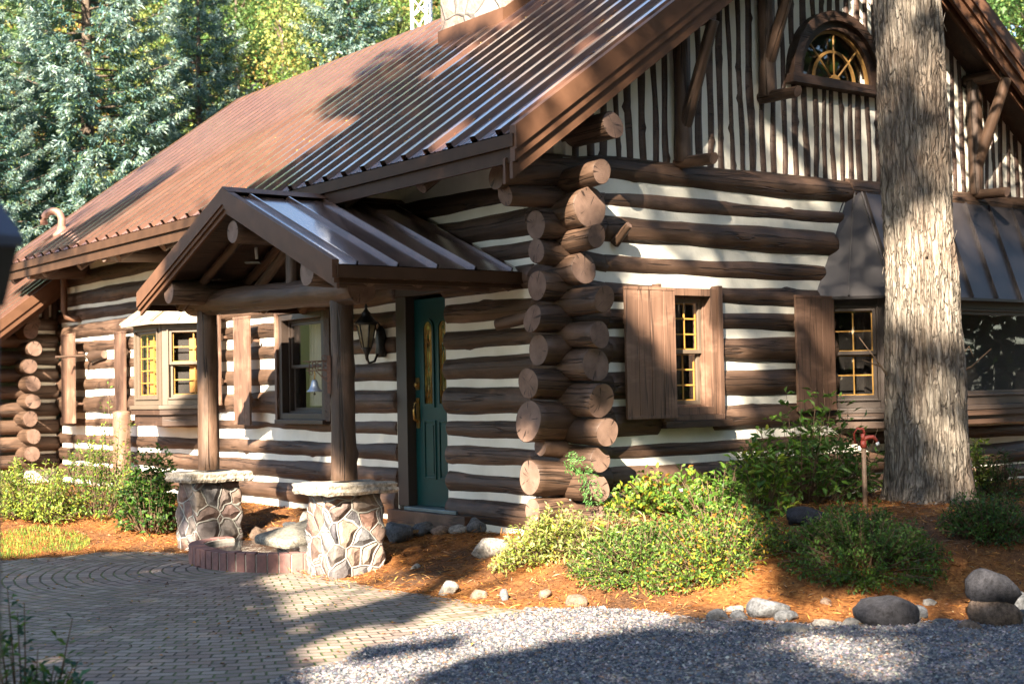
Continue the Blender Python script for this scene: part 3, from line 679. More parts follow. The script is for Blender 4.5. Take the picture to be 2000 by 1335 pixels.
# --- windows
def sash(mb, o, u, n, x0, x1, z0, z1, t, d0, d1):
    Z = (0, 0, 1)
    mb.obox(o, u, Z, n, (x0, z0, d0), (x0+t, z1, d1)); mb.obox(o, u, Z, n, (x1-t, z0, d0), (x1, z1, d1))
    mb.obox(o, u, Z, n, (x0+t, z0, d0), (x1-t, z0+t, d1)); mb.obox(o, u, Z, n, (x0+t, z1-t, d0), (x1-t, z1, d1))
def window(o, u, n, w_, h_, cols=2, rows=(2, 2), trim=None, cas=.07, reveal=.12, mun=True, single=False, casing=None, back=.30, inner=M_WOOD_REFL, label=None, out=.14):
    """o: lower left corner on the wall line, u: along the wall, n: outward"""
    trim = trim or M_TRIM; Z = (0, 0, 1); u = np.array(u, float); n = np.array(n, float); o = np.array(o, float)
    mb = MB()
    sash(mb, o, u, n, 0, w_, 0, h_, cas, -.08, out); sash(mb, o, u, n, cas+.001, w_-cas-.001, cas+.001, h_-cas-.001, .022, -.08, .05)
    mb.obox(o, u, Z, n, (-.03, -.05, -.06), (w_+.03, -.002, out+.05))
    fr = mb.build('window', casing or trim, cabin, bevel=.004)
    if label: fr['label'] = label
    a, b, c, d = cas+.024, w_-cas-.024, cas+.024, h_-cas-.024; mid = (c+d)/2
    mb = MB(); halves = [(c, d)] if single else [(c, mid+.015), (mid-.015, d)]
    for i, (p, q) in enumerate(halves):
        e = 0 if single else (-.02 if i == 0 else .012)
        sash(mb, o, u, n, a, b, p, q, .035, e-.012, e+.016)
    mb.build('sash', trim, fr, bevel=.002)
    mg = MB()
    for i, (p, q) in enumerate(halves):
        e = 0 if single else (-.02 if i == 0 else .012)
        mg.obox(o, u, Z, n, (a+.033, p+.033, e-.003), (b-.033, q-.033, e+.003))
    gl = mg.build('pane', M_GLASS, fr)
    if mun:
        mm = MB(); tt = .014
        for i, (p, q) in enumerate(halves):
            e = -.020 if single else (-.040 if i == 0 else -.008); nr = rows[i]
            for k in range(1, cols): X = a+.035+(b-a-.07)*k/cols; mm.obox(o, u, Z, n, (X-tt/2, p+.033, e-.01), (X+tt/2, q-.033, e))
            for k in range(1, nr): Y = p+.035+(q-p-.07)*k/nr; mm.obox(o, u, Z, n, (a+.033, Y-tt/2, e-.008), (b-.033, Y+tt/2, e+.002))
            sash(mm, o, u, n, a+.034, b-.034, p+.034, q-.034, .012, e-.01, e)
        mm.build('muntin', M_MUNTIN, fr)
    mi = MB(); mi.obox(o, u, Z, n, (.01, .01, -back-.02), (w_-.01, h_-.01, -back)); mi.build('interior', M_DARK, fr)  # near-black board stands in for the darkness of the unlit room
    if inner:
        mi = MB(); mi.obox(o, u, Z, n, (w_*.40, h_*.15, -back+.01), (w_*.52, h_*.80, -back+.05)); mi.build('interior_wood', inner, fr)  # wood behind the panes; in the bay it imitates a warm reflection
        if out < .1: return fr
        mi = MB(); q = 24; X = [(w_*.10+w_*.28*i/q, .018*math.sin(i*1.5)) for i in range(q+1)]; o3 = o-n*(back-.09)
        A = [tuple(o3+u*x+n*d+np.array([0, 0, h_*.12])) for x, d in X]; B = [tuple(o3+u*(w_*.08+(x-w_*.08)*1.35)+n*d+np.array([0, 0, h_*.92])) for x, d in X]
        mi.add(A+B, [(i, i+1, q+2+i, q+1+i) for i in range(q)], True); mi.build('curtain', M_CLOTH, fr)
    return fr
uY = (0, -1, 0); nX = (-1, 0, 0); uX = (1, 0, 0); nY = (0, -1, 0)
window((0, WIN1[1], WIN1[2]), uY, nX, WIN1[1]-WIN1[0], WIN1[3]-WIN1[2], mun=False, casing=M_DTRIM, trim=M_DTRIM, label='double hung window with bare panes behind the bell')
window((WIN2[0], 0, WIN2[2]), uX, nY, WIN2[1]-WIN2[0], WIN2[3]-WIN2[2], cols=3, rows=(3, 3), casing=M_BOARD, label='narrow double hung window beside the cabin corner')
# planks lining the log ends beside windows
def board(name, a, b, mat=M_BOARD, parent=cabin, bevel=.004, label=None, loc=None):
    o = MB().box(a, b).build(name, mat, parent, bevel=bevel, loc=loc)
    if label: o['label'] = label
    return o
board('window_casing', (-.17, WIN1[1]+.0, WIN1[2]-.02), (-.02, WIN1[1]+.05, WIN1[3]+.04))
board('window_casing', (-.15, WIN1[0]-.13, WIN1[2]-.02), (-.05, WIN1[0]-.002, WIN1[3]+.04), M_SLAB)
board('window_casing', (-.16, WIN1[0]-.1, WIN1[3]+.002), (-.02, WIN1[1]+.05, WIN1[3]+.07), M_BOARDX)
board('window_casing', (WIN2[1]+.001, -.17, WIN2[2]-.04), (WIN2[1]+.055, -.03, WIN2[3]+.03))
board('window_casing', (WIN2[0]-.05, -.16, WIN2[2]-.04), (WIN2[0]-.001, -.03, WIN2[3]+.03))
board('window_sill', (WIN2[0]-.02, -.20, WIN2[2]-.115), (WIN2[1]+.12, -.03, WIN2[2]-.052), M_BOARDX)
# shutters: planks with a cap strip
def shutter(o, u, n, w_, h_, nb, swing=0, label=None, mat=M_BOARD):
    o = np.array(o, float); u = np.array(u, float); n = np.array(n, float)
    u2 = u*math.cos(swing)+n*math.sin(swing); n2 = n*math.cos(swing)-u*math.sin(swing)
    mb = MB(); Z = (0, 0, 1)
    for i in range(nb): mb.obox(o, u2, Z, n2, (w_*i/nb+.003, .003, 0), (w_*(i+1)/nb-.003, h_-.03, .028))
    mb.obox(o, u2, Z, n2, (0, h_-.028, -.002), (w_, h_, .032)); mb.obox(o, u2, Z, n2, (0, -.002, -.002), (w_, .026, .032))
    mb.obox(o, u2, Z, n2, (.02, .25, -.026), (w_-.02, .33, -.001)); mb.obox(o, u2, Z, n2, (.02, h_-.33, -.026), (w_-.02, h_-.25, -.001))
    for zz_ in (.29, h_-.29): mb.obox(o, u2, Z, n2, (w_-.07, zz_-.015, -.14), (w_-.04, zz_+.015, -.026))
    q = mb.build('shutter', mat, cabin, bevel=.003)
    if label: q['label'] = label
    return q
shutter((.495, -.20, .80), uX, nY, .60, 1.17, 4, label='wide plank shutter beside the corner logs, its top in full sun')
shutter((2.73, -.165, .82), uX, nY, .56, 1.13, 3, label='plank shutter left of the dark bay window')
shutter((-.26, 5.93, .74), uY, nX, .42, 1.27, 3, swing=0, label='sunlit shutter left of the window behind the bell')
shutter((-.19, be-.02, .97), uY, nX, .30, 1.12, 2, label='narrow shutter right of the bay window')
shutter((-.16, 9.97, .72), uY, nX, .40, 1.30, 2, label='board left of the bay window')
shutter((-.28, 11.80, .72), uY, nX, .55, 1.34, 2, label='far shutter with a short wooden peg')
# --- bay on the left wall
zb0, zb1 = .98, 2.02; s2 = math.sqrt(.5)
window((-P_BAY, bl, zb0), uY, nX, bl-br, zb1-zb0, cols=3, rows=(5,), single=True, back=.10, label='front sash of the small bay window with yellow bars', out=.03)
window((-P_BAY, br, zb0), (s2, -s2, 0), (-s2, -s2, 0), P_BAY/s2, zb1-zb0, cols=2, rows=(2, 2), back=.12, label='angled sash of the small bay window', out=.03)
window((0, bl+P_BAY, zb0), (-s2, -s2, 0), (-s2, s2, 0), P_BAY/s2, zb1-zb0, cols=2, rows=(2, 2), inner=None, out=.03)
def prism(mb, pts, z0, z1): n = len(pts); return mb.add([(x, y, z0) for x, y in pts]+[(x, y, z1) for x, y in pts], [tuple(range(n))[::-1], tuple(range(n, 2*n))]+[(i, (i+1) % n, n+(i+1) % n, n+i) for i in range(n)])
def baypts(g): return [(.0, bl+P_BAY+g*1.4), (-P_BAY-g, bl+g*.4), (-P_BAY-g, br-g*.4), (0, br-P_BAY-g*1.4)]
mb = MB(); prism(mb, baypts(.06), zb0-.12, zb0-.052); prism(mb, baypts(.02), zb0-.26, zb0-.122); mb.build('bay_base', M_BOARDX, cabin)
def bayroof(mb_pts_low, mb_pts_high, z0, z1, mat, name, seams):
    mb = MB(); lo = [np.array((x, y, z0)) for x, y in mb_pts_low]; hi = [np.array((x, y, z1)) for x, y in mb_pts_high]
    for i in range(3):
        a, b, c, d = lo[i], lo[i+1], hi[i+1], hi[i]
        mb.add([a, b, c, d, a-(0, 0, .03), b-(0, 0, .03), c-(0, 0, .03), d-(0, 0, .03)], [(0, 1, 2, 3), (4, 7, 6, 5), (0, 4, 5, 1), (1, 5, 6, 2), (3, 2, 6, 7), (0, 3, 7, 4)])
        n = np.cross(b-a, d-a); n /= np.linalg.norm(n); n = -n if n[2] < 0 else n
        for k in range(seams[i]+1):
            t = min(max(k/seams[i], .012), .988); p = a+(b-a)*t; q = d+(c-d)*t; uu = (b-a)/np.linalg.norm(b-a)*.008
            mb.hexa([tuple(p-uu-n*.004), tuple(p+uu-n*.004), tuple(q+uu-n*.004), tuple(q-uu-n*.004), tuple(p-uu+n*.028), tuple(p+uu+n*.028), tuple(q+uu+n*.028), tuple(q-uu+n*.028)])
    return mb.build(name, mat, cabin)
g_ = .17
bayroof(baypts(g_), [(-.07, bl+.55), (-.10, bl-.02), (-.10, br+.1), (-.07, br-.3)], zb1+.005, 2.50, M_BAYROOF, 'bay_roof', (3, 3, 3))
mb = MB(); prism(mb, baypts(.05), zb1+.0, zb1+.002+.05); mb.build('bay_head', M_DTRIM, cabin)
# plank post and stub wall below the bay
log('plank_post', (-.33, 9.35, -.3), (-.33, 9.35, .88), .13, .12, cabin, bend=0, rnd=.3, mat=M_BOARD)
# wooden peg on the far shutter
log('peg', (-.20, 11.05, 1.72), (-.62, 11.12, 1.70), .022, .018, cabin, bend=0, n=10, knots=0)
log('peg_block', (-.12, 10.98, 1.70), (-.12, 10.5, 1.72), .10, .06, cabin, bend=0, n=12, knots=0)
# --- bay on the right wall
xl, pb = 3.30, .45; xr = 6.6
zc0, zc1 = .83, 1.93
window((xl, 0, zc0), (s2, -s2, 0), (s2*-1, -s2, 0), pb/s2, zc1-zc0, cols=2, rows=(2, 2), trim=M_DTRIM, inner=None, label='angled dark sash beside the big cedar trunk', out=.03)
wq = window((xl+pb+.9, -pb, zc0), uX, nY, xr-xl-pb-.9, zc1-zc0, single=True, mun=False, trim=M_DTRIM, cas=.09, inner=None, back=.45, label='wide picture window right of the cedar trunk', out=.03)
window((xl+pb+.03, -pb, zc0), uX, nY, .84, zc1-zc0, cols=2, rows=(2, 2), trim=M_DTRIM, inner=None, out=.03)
def bp2(g): return [(xl-g*1.4, .0), (xl+pb-g*.4, -pb-g), (xr+g*.4, -pb-g), (xr+pb+g*1.4, .0)]
mb = MB(); prism(mb, bp2(.07), zc0-.11, zc0-.052); prism(mb, bp2(.03), zc0-.20, zc0-.112); mb.build('bay_base', M_BOARDX, cabin)
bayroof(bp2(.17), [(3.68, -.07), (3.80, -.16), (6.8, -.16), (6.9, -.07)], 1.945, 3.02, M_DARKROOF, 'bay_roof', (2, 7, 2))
mb = MB(); prism(mb, bp2(.05), zc1+.0, zc1+.05); mb.build('bay_head', M_DTRIM, cabin)
log('log', (3.7, -.02, 3.06), (7.4, -.02, 3.06), .12, .12, cabin, bend=.0)
# --- arched window
ax, az, ar = ARCH
def arcpts(r, n=28): return [(ax-r*math.cos(t), az+r*math.sin(t)) for t in np.linspace(0, math.pi, n)]
def arcband(mb, ra, rb, y0, y1):
    A = arcpts(ra); B = arcpts(rb)
    for i in range(len(A)-1):
        P = [(A[i], y0), (A[i+1], y0), (B[i+1], y0), (B[i], y0)]
        mb.hexa([(p[0], y0, p[1]) for p in (A[i], A[i+1], B[i+1], B[i])]+[(p[0], y1, p[1]) for p in (A[i], A[i+1], B[i+1], B[i])])
mb = MB(); arcband(mb, ar-.05, ar+.05, -.15, .02); mb.box((ax-ar-.08, -.16, az-.09), (ax+ar+.08, .02, az-.001)); arcband(mb, ar-.13, ar-.051, -.10, .02)
aw = mb.build('arched_window', M_SLAB, cabin); aw['label'] = 'half round window high in the gable'
mb = MB(); pts = [(x, z) for x, z in arcpts(ar-.12)]; mb.add([(x, -.02, z) for x, z in pts]+[(x, -.01, z) for x, z in pts], [tuple(range(len(pts))), tuple(range(len(pts), 2*len(pts)))[::-1]]); mb.build('pane', M_GLASS, aw)
mb = MB(); mb.box((ax-ar, .28, az-.1), (ax+ar, .3, az+ar)); mb.build('interior', M_DARK, aw)
mb = MB(); arcband(mb, ar-.16, ar-.135, -.06, -.03); arcband(mb, .30, .325, -.055, -.03); arcband(mb, .0, .075, -.065, -.03)
for a in (45, 90, 135):
    c_, s_ = math.cos(math.radians(a)), math.sin(math.radians(a)); mb.tube([(ax+.05*c_, -.045, az+.05*s_), (ax+(ar-.15)*c_, -.045, az+(ar-.15)*s_)], .011, 6)
mb.box((ax-ar+.13, -.06, az+.0), (ax+ar-.13, -.03, az+.022)); mb.build('muntin', plain('shaded_amber_muntin', (.20, .11, .03), .6), aw)  # darker copy of the honey muntin, shade put into its colour
# --- gable brackets: post on the wall, diagonal strut, stub and purlin end
def bracket(xb, z0, z1, xt=None):
    log('bracket_post', (xb, -.14, z0), (xb, -.14, z1), .085, .08, cabin, n=16, bend=.003)
    log('bracket_stub', (xb, -.05, z0), (xb, -.52, z0-.02), .06, .055, cabin, n=14, bend=0, t1=.3)
    yt = -.56; zt = z0+1.22; log('brace', (xb, -.15, z0+.30), (xb, yt, zt), .062, .058, cabin, n=14, bend=.004)
    log('purlin', (xb, .02, zt+.05), (xb, YN+.1, zt+.05), .07, .065, cabin, n=16, bend=0)
bracket(1.33, 3.14, 4.5); bracket(2.47, 3.87, 5.3); bracket(4.60, 3.87, 5.3); bracket(5.78, 3.14, 4.4)
log('purlin', (3.5, .1, RZT-.35), (3.5, YN+.1, RZT-.35), .10, .10, cabin, n=16, bend=0)
# stub blocks on the corner and the right wall
log('branch_stub', (.50, -.10, 2.36), (.52, -.27, 2.50), .05, .035, cabin, n=10, bend=0, knots=0)
log('branch_stub', (-.28, .62, 1.66), (-.10, .25, 1.74), .055, .06, cabin, n=12, bend=0, knots=1)

# --- door
dz0, dz1 = -.045, 2.0; dy0, dy1 = 1.50, 2.41; dx = .0
dr = board('door', (dx, dy0, dz0), (dx+.045, dy1, dz1), M_GREEN, bevel=.003)
mb = MB()
for c in (2.20, 1.84):
    for k in (0, 1):
        pass
def rectframe(mb, y0, y1, z0, z1, t, x0, x1):
    mb.box((x0, y0, z0), (x1, y0+t, z1)); mb.box((x0, y1-t, z0), (x1, y1, z1)); mb.box((x0, y0+t, z0), (x1, y1-t, z0+t)); mb.box((x0, y0+t, z1-t), (x1, y1-t, z1))
for c in (2.150, 1.885):
    rectframe(mb, c-.105, c+.105, .22, .80, .02, dx-.014, dx+.001); mb.box((dx-.010, c-.065, .27), (dx+.001, c+.065, .75))
mb.build('door_panel', M_GREEN, dr, bevel=.003)
mb = MB(); ml = MB(); mc = MB()
for c in (2.150, 1.885):
    hw, z0, z1 = .072, .96, 1.70
    def U(h): return [(c-h, z0)]+[(c-h*math.cos(t), z1+h*math.sin(t)) for t in np.linspace(0, math.pi, 14)]+[(c+h, z0)]
    A, B = U(hw), U(hw+.028)
    for i in range(len(A)-1): mb.hexa([(dx-.016, p[0], p[1]) for p in (A[i], A[i+1], B[i+1], B[i])]+[(dx+.001, p[0], p[1]) for p in (A[i], A[i+1], B[i+1], B[i])])
    mb.box((dx-.016, c-hw-.028, z0-.035), (dx+.001, c+hw+.028, z0-.0005))
    P = U(hw+.001); ml.add([(dx-.004, p[0], p[1]) for p in P]+[(dx+.001, p[0], p[1]) for p in P], [tuple(range(len(P))), tuple(range(len(P), 2*len(P)))[::-1]])
    def cm(pts): mc.tube([(dx-.007, y, z) for y, z in pts], .0035, 5)
    for k in (.035, .055): cm([(c-k, z0), (c-k, z1)]+[(c-k*math.cos(t), z1+k*math.sin(t)) for t in np.linspace(0, math.pi, 9)]+[(c+k, z0)])
    for zc_ in (1.30, 1.04, 1.62): cm([(c, zc_-.07), (c+.032, zc_), (c, zc_+.07), (c-.032, zc_), (c, zc_-.07)])
    cm([(c, z0), (c, 1.23)]); cm([(c, 1.37), (c, 1.55)])
mb.build('door_moulding', M_GREEN, dr); ml.build('door_glass', M_LEAD, dr); mc.build('leading', M_BRASS, dr)
mb = MB(); hy_ = 2.355
mb.box((dx-.012, hy_-.03, 1.10), (dx-.001, hy_+.03, 1.22)); mb.lathe((dx-.012, hy_, 1.15), [(.026, 0), (.026, .02), (.018, .03)], 12, axis=(-1, 0, 0))
mb.box((dx-.012, hy_-.028, .72), (dx-.001, hy_+.028, 1.02)); mb.tube([(dx-.01, hy_, .78), (dx-.055, hy_, .81), (dx-.06, hy_, .9), (dx-.05, hy_, .97), (dx-.01, hy_, .99)], .011, 8)
mb.build('door_handle', M_BRASS, dr)
board('door_frame', (-.10, 2.415, -.05), (.08, 2.60, 2.03), M_DTRIM); board('door_frame', (-.02, 1.43, -.05), (.08, 1.497, 2.03), M_DTRIM)
board('door_frame', (-.10, 1.43, 2.003+.03), (.08, 2.60, 2.12), M_DTRIM)
board('threshold', (-.16, 1.50, -.085), (.03, 2.41, -.05), plain('threshold_metal', (.12, .17, .19), .4, metal=.5))
board('door_step', (-.20, 1.30, -.26), (.02, 2.66, -.088), M_BOARDX)
# --- porch
XP = -2.0; PY0, PY1, PYR = .47, 4.56, 2.5; PZE, PZR = 2.13, 2.965
XB = -.02
ribbed('porch_roof', (XP, PY0, PZE), (XB, PY0, PZE), (XP, PYR, PZR), (XB, PYR, PZR), 5, M_PROOF, cabin, rw=.016, rh=.032, minor=False)
ribbed('porch_roof', (XP, PY1, PZE), (XB, PY1, PZE), (XP, PYR, PZR), (XB, PYR, PZR), 5, M_PROOF, cabin, rw=.016, rh=.032, minor=False)
for s, ye in ((-1, PY0), (1, PY1)):
    slab_quad('porch_ceiling', [(XP+.03, ye, PZE-.034), (XP+.03, PYR-.001*s, PZR-.034), (XB, PYR-.001*s, PZR-.034), (XB, ye, PZE-.034)], .06, M_CEIL, cabin)
    mb = MB()
    def rk(x0, x1, za, zb): mb.hexa([(x0, ye, PZE+za), (x0, PYR, PZR+za), (x1, PYR, PZR+za), (x1, ye, PZE+za), (x0, ye, PZE+zb), (x0, PYR, PZR+zb), (x1, PYR, PZR+zb), (x1, ye, PZE+zb)])
    rk(XP-.035, XP+.03, -.115, .035); rk(XP-.018, XP+.03, -.155, -.117); rk(XP+.005, XP+.03, -.20, -.157)
    mb.build('porch_rake_trim', M_FASCIA2, cabin)
    mb = MB(); mb.box((XP, ye-.02*(-s)-.012, PZE-.11), (XB, ye+.012*s, PZE-.01)); mb.box((XP, ye-.04*s, PZE-.15), (XB, ye-.016*s, PZE-.112)); mb.build('fascia', M_FASCIA, cabin)
mb = MB(); mb.add([(XP-.03, PYR-.12, PZR-.01), (XP-.03, PYR, PZR+.05), (XP-.03, PYR+.12, PZR-.01), (XB, PYR-.12, PZR-.01), (XB, PYR, PZR+.05), (XB, PYR+.12, PZR-.01)], [(0, 1, 4, 3), (1, 2, 5, 4), (0, 2, 1), (3, 4, 5), (0, 3, 5, 2)])
mb.build('ridge_cap', M_FASCIA2, cabin)
# rear flashing strip where the porch roof dies into the wall
P2 = (-1.46, 1.32); P1 = (-1.46, 4.10)
for (x, y), lb in ((P2, 'post at the right, carrying the bell'), (P1, 'darker post at the left')):
    log('porch_post', (x, y, .32), (x, y, 1.95), .112, .102, cabin, n=26, knots=7, bend=.006, label=lb)
log('porch_beam', (-1.46, 4.42, 2.04), (-1.46, .98, 1.985), .122, .14, cabin, knots=6, bend=.008, n=26)
for q, zz_ in (((330, 570), 2.12), ((600, 530), 2.13)):
    e = onx(*q, -1.95); log('porch_purlin', (-1.95, e[1], e[2]), (0, e[1], e[2]-.0), .125, .13, cabin, n=24, bend=.003)
e = onx(455, 453, -1.93); log('porch_purlin', (-1.93, e[1], e[2]), (0, e[1], e[2]), .105, .11, cabin, n=24, bend=.003)
pz = e[2]
log('king_post', (-1.46, e[1]-.28, 2.05), (-1.46, e[1]-.28, pz+.08), .068, .068, cabin, n=16, bend=0)
log('porch_brace', (-1.2, 3.6, 2.08), (-1.2, e[1]+.1, pz+.0), .05, .05, cabin, n=14, bend=0)
log('porch_brace', (-1.2, 1.4, 2.08), (-1.2, e[1]-.1, pz+.0), .05, .05, cabin, n=14, bend=0)
for k in range(4):
    for s, ye in ((-1, PY0), (1, PY1)):
        x = -1.6+.48*k; log('porch_rafter', (x, ye-s*.12, PZE-.12), (x, PYR, PZR-.16), .05, .05, cabin, n=12, bend=0, knots=0)
# stone pillars
def pillar(cx, cy, lb):
    g = np.random.default_rng(int(abs(cx*100)+cy*77)); n = 26; hs = np.linspace(-.56, .205, 20); V = []; F = []
    for i, z in enumerate(hs):
        for k in range(4*n):
            s_, t = divmod(k, n); t = t/n*2-1; hw = .265-.02*(i/19)
            x, y = [(t, -1), (1, t), (-t, 1), (-1, -t)][s_]
            # rounded square with lumpy stones
            f = 1-.03*(abs(t)**8); w_ = .012*math.sin(z*21+k*.31+cx)*math.cos(k*.17+z*9)+.008*math.sin(k*.73+z*31)
            V.append((cx+x*hw*f+x*w_, cy+y*hw*f+y*w_, z))
    m = 4*n
    for i in range(len(hs)-1):
        for k in range(m): F.append((i*m+k, i*m+(k+1) % m, (i+1)*m+(k+1) % m, (i+1)*m+k))
    F.append(tuple(range(m))[::-1]); F.append(tuple((len(hs)-1)*m+k for k in range(m)))
    V = np.array(V)-np.array([cx, cy, 0]); me = npmesh('stone_pillar', V, F, smooth=True)
    o = link('stone_pillar', me, cabin, [M_FIELD], loc=(cx, cy, 0)); o['label'] = lb
    # cap slab with a rough broken edge
    V = []; F = []; n2 = 30; m = 4*n2
    for i, (z, ins) in enumerate(((.208, .0), (.235, -.012), (.262, .004), (.289, .0), (.300, .012))):
        for k in range(m):
            s_, t = divmod(k, n2); t = t/n2*2-1; x, y = [(t, -1), (1, t), (-t, 1), (-1, -t)][s_]
            hw = .335-ins+.008*math.sin(k*.31+i*.6+cx*3)+.005*math.sin(k*1.3+i*.8)+g.normal(0, .0025); V.append((x*hw*1.02, y*hw*.98, z+.004*math.sin(k*.4)))
    for i in range(4):
        for k in range(m): F.append((i*m+k, i*m+(k+1) % m, (i+1)*m+(k+1) % m, (i+1)*m+k))
    F.append(tuple(range(m))[::-1]); F.append(tuple(4*m+k for k in range(m)))
    link('cap_stone', npmesh('cap_stone', V, F), o, [M_CAP], loc=(cx, cy, 0))
pillar(P2[0], P2[1], 'fieldstone pillar at the right, in sun'); pillar(P1[0], P1[1], 'fieldstone pillar at the left, half in shade')
# downspout at the far end
a = onx(125, 528, -.28); b = onx(125, 606, -.28); mb = MB()
mb.tube([a+np.array([0, 0, .3]), a, b, b+np.array([.03, -.03, -.10]), b+np.array([.12, -.12, -.14]), b+np.array([.22, -.2, -.12])], .05, 10); mb.build('downspout', M_FASCIA2, cabin)
log('outrigger', (-.95, 11.3, 2.98), (0, 11.3, 3.0), .13, .13, cabin, n=20, bend=0)
log('outrigger', (-.95, 8.3, 2.96), (0, 8.3, 2.98), .12, .12, cabin, n=20, bend=0)
# ================================================================== foliage
def unit(v): return v/(np.linalg.norm(v, axis=-1, keepdims=True)+1e-9)
def leafmesh(name, P, D, U, L, W, C, fold=.25):
    """diamond leaves: base P, direction D, approximate normal U, length L, width W, colour C"""
    n = len(P); D = unit(D); Sd = unit(np.cross(D, U)); N = np.cross(Sd, D)
    L = np.broadcast_to(np.asarray(L, float), (n,))[:, None]; W = np.broadcast_to(np.asarray(W, float), (n,))[:, None]
    a = P; b = P+D*L*.5+Sd*W*.5+N*W*fold; c = P+D*L-N*L*.08; d = P+D*L*.5-Sd*W*.5+N*W*fold
    V = np.stack([a, b, c, d], 1).reshape(-1, 3); i = np.arange(n)*4
    F = np.concatenate([np.stack([i, i+1, i+2], 1), np.stack([i, i+2, i+3], 1)])
    return npmesh(name, V, F, col=np.repeat(C, 4, 0))
def pal(g, n, cols, wts, jit=.18):
    cols = np.array(cols, float); k = g.choice(len(cols), n, p=np.array(wts)/sum(wts))
    return np.clip(cols[k]*(1+g.normal(0, jit, (n, 1)))*(1+g.normal(0, .06, (n, 3))), .003, .9)
def rdir(g, n): return unit(g.normal(size=(n, 3)))
GREEN = (.045, .105, .016); LGREEN = (.10, .19, .025); YGREEN = (.24, .30, .035); YEL = (.45, .33, .03); ORG = (.42, .17, .03); DGREEN = (.018, .05, .014); PALE = (.34, .38, .12)

def conifer_mesh(name, h, r, seed, cols, wts, tipcol, base=.06, nb=None):
    g = np.random.default_rng(seed); P = []; D = []; U = []; Ls = []; C = []; mb = MB()
    mb.tube([(0, 0, -.3), (0, 0, h*.5), (0, 0, h*.98)], [h*.016, h*.009, .01], 8)
    nb = nb or int(h*17)
    for i in range(nb):
        z = h*(base+(1-base)*(i+g.uniform(0, 1))/nb); t = (z/h-base)/(1-base); L = r*(1-t)**.85*g.uniform(.72, 1.12)+.12; az = i*2.399+g.normal(0, .25)
        up = .22*(1-t*.3)-.28*(1-t); dr = np.array([math.cos(az), math.sin(az), 0]); sd_ = np.array([-dr[1], dr[0], 0])
        def q(s): return np.array([0, 0, z])+dr*L*s+np.array([0, 0, 1])*L*(up*s+.20*(s*s)-.16*s*(1-s))
        if L > .8: mb.tube([q(0), q(.5), q(.9)], [.012+.01*L, .008+.006*L, .006], 4, caps=False)
        m = int(9+L*15)
        for s in g.uniform(.12, 1, m)**.8:
            side = g.choice((-1, 1)); tl = (1-s)*.42*L*g.uniform(.5, 1)+.10; tb = q(s); td = unit(dr*.75+sd_*side*.85+np.array([0, 0, g.uniform(-.35, .05)]))
            kk = max(2, int(tl/.075))
            for j in range(kk):
                f = (j+.5)/kk; p = tb+td*tl*f+np.array([0, 0, -.10*tl*f*f]); 
                for _ in range(4):
                    P.append(p+g.normal(0, .025, 3)); D.append(td+g.normal(0, .55, 3)+np.array([0, 0, -.15])); U.append(np.array([0, 0, 1])+g.normal(0, .5, 3)); Ls.append(g.uniform(.09, .17)); C.append((s+f*.5)/1.5)
    n = len(P); col = pal(g, n, cols, wts); tp = np.clip((np.array(C)-.55)*2.2, 0, 1)[:, None]*g.uniform(.3, 1, (n, 1)); col = col*(1-tp)+np.array(tipcol)*tp
    return leafmesh(name, np.array(P), np.array(D), np.array(U), np.array(Ls), np.array(Ls)*.23, col), mb
def make_tree(name, loc, crown_me, mb, label, cat, group=None, rz=0, sc=1., mat=M_NEEDLE, tmat=M_BARK2, tme=None):
    o = empty(name, loc, label, cat, group); WORLD[o.name] = Vector(loc); o.rotation_euler = (0, 0, rz); o.scale = (sc, sc, sc)
    c = bpy.data.objects.new('crown', crown_me); COL.objects.link(c); c.parent = o
    if not crown_me.materials: crown_me.materials.append(mat)
    if tme is None:
        me = bpy.data.meshes.new('trunk'); me.from_pydata(mb.V, [], mb.F); me.update(); me.polygons.foreach_set('use_smooth', np.array(mb.S, bool)); me.materials.append(tmat); tme = me
    t = bpy.data.objects.new('trunk', tme); COL.objects.link(t); t.parent = o
    return o, tme
def decid_mesh(name, h, r, seed, cols, wts, nl=26000, leaf=.11, lo=.12, clumps=150):
    g = np.random.default_rng(seed); mb = MB()
    mb.tube([(0, 0, -.3), (.1, 0, h*.3), (-.05, .1, h*.6), (0, 0, h*.92)], [h*.018, h*.013, h*.008, .02], 9)
    cc = []; 
    for i in range(clumps):
        d = rdir(g, 1)[0]; s = g.uniform(.3, 1)**.5; z = lo*h+(1-lo)*h*(.5+.5*d[2]*s); rr = r*math.sqrt(max(0, 1-(abs(z/h-.5)/.55)**2.6)); c = np.array([d[0]*s*rr, d[1]*s*rr, z]); cc.append(c)
        if i % 3 == 0: b = np.array([0, 0, max(.1*h, c[2]-.5*np.hypot(c[0], c[1])-.3)]); mb.tube([b, (b+c)/2+np.array([0, 0, .1]), c], [.05, .03, .012], 5, caps=False)
    cc = np.array(cc); k = g.integers(0, clumps, nl); off = g.normal(0, 1, (nl, 3))*np.array([.5, .5, .32])*r*.24
    P = cc[k]+off; D = rdir(g, nl)+np.array([0, 0, -.3]); U = rdir(g, nl)+np.array([0, 0, 1.2])
    ck = pal(g, clumps, cols, wts, .25)[k]; col = np.clip(ck*(1+g.normal(0, .22, (nl, 1))), .004, .9)
    return leafmesh(name, P, D, U, g.uniform(.7, 1.3, nl)*leaf, g.uniform(.7, 1.2, nl)*leaf*.7, col), mb
def at(px, depth): p = CAM+depth*ray(px, 700); return p[0], p[1], Hf(p[0], p[1])
BLUE = (.10, .185, .175); BLUE2 = (.05, .12, .125)
sp1, sb1 = conifer_mesh('crown', 15, 3.5, 3, [BLUE, BLUE2, (.04, .09, .06), (.12, .18, .07)], [3, 3, 2, 3], (.42, .52, .48))
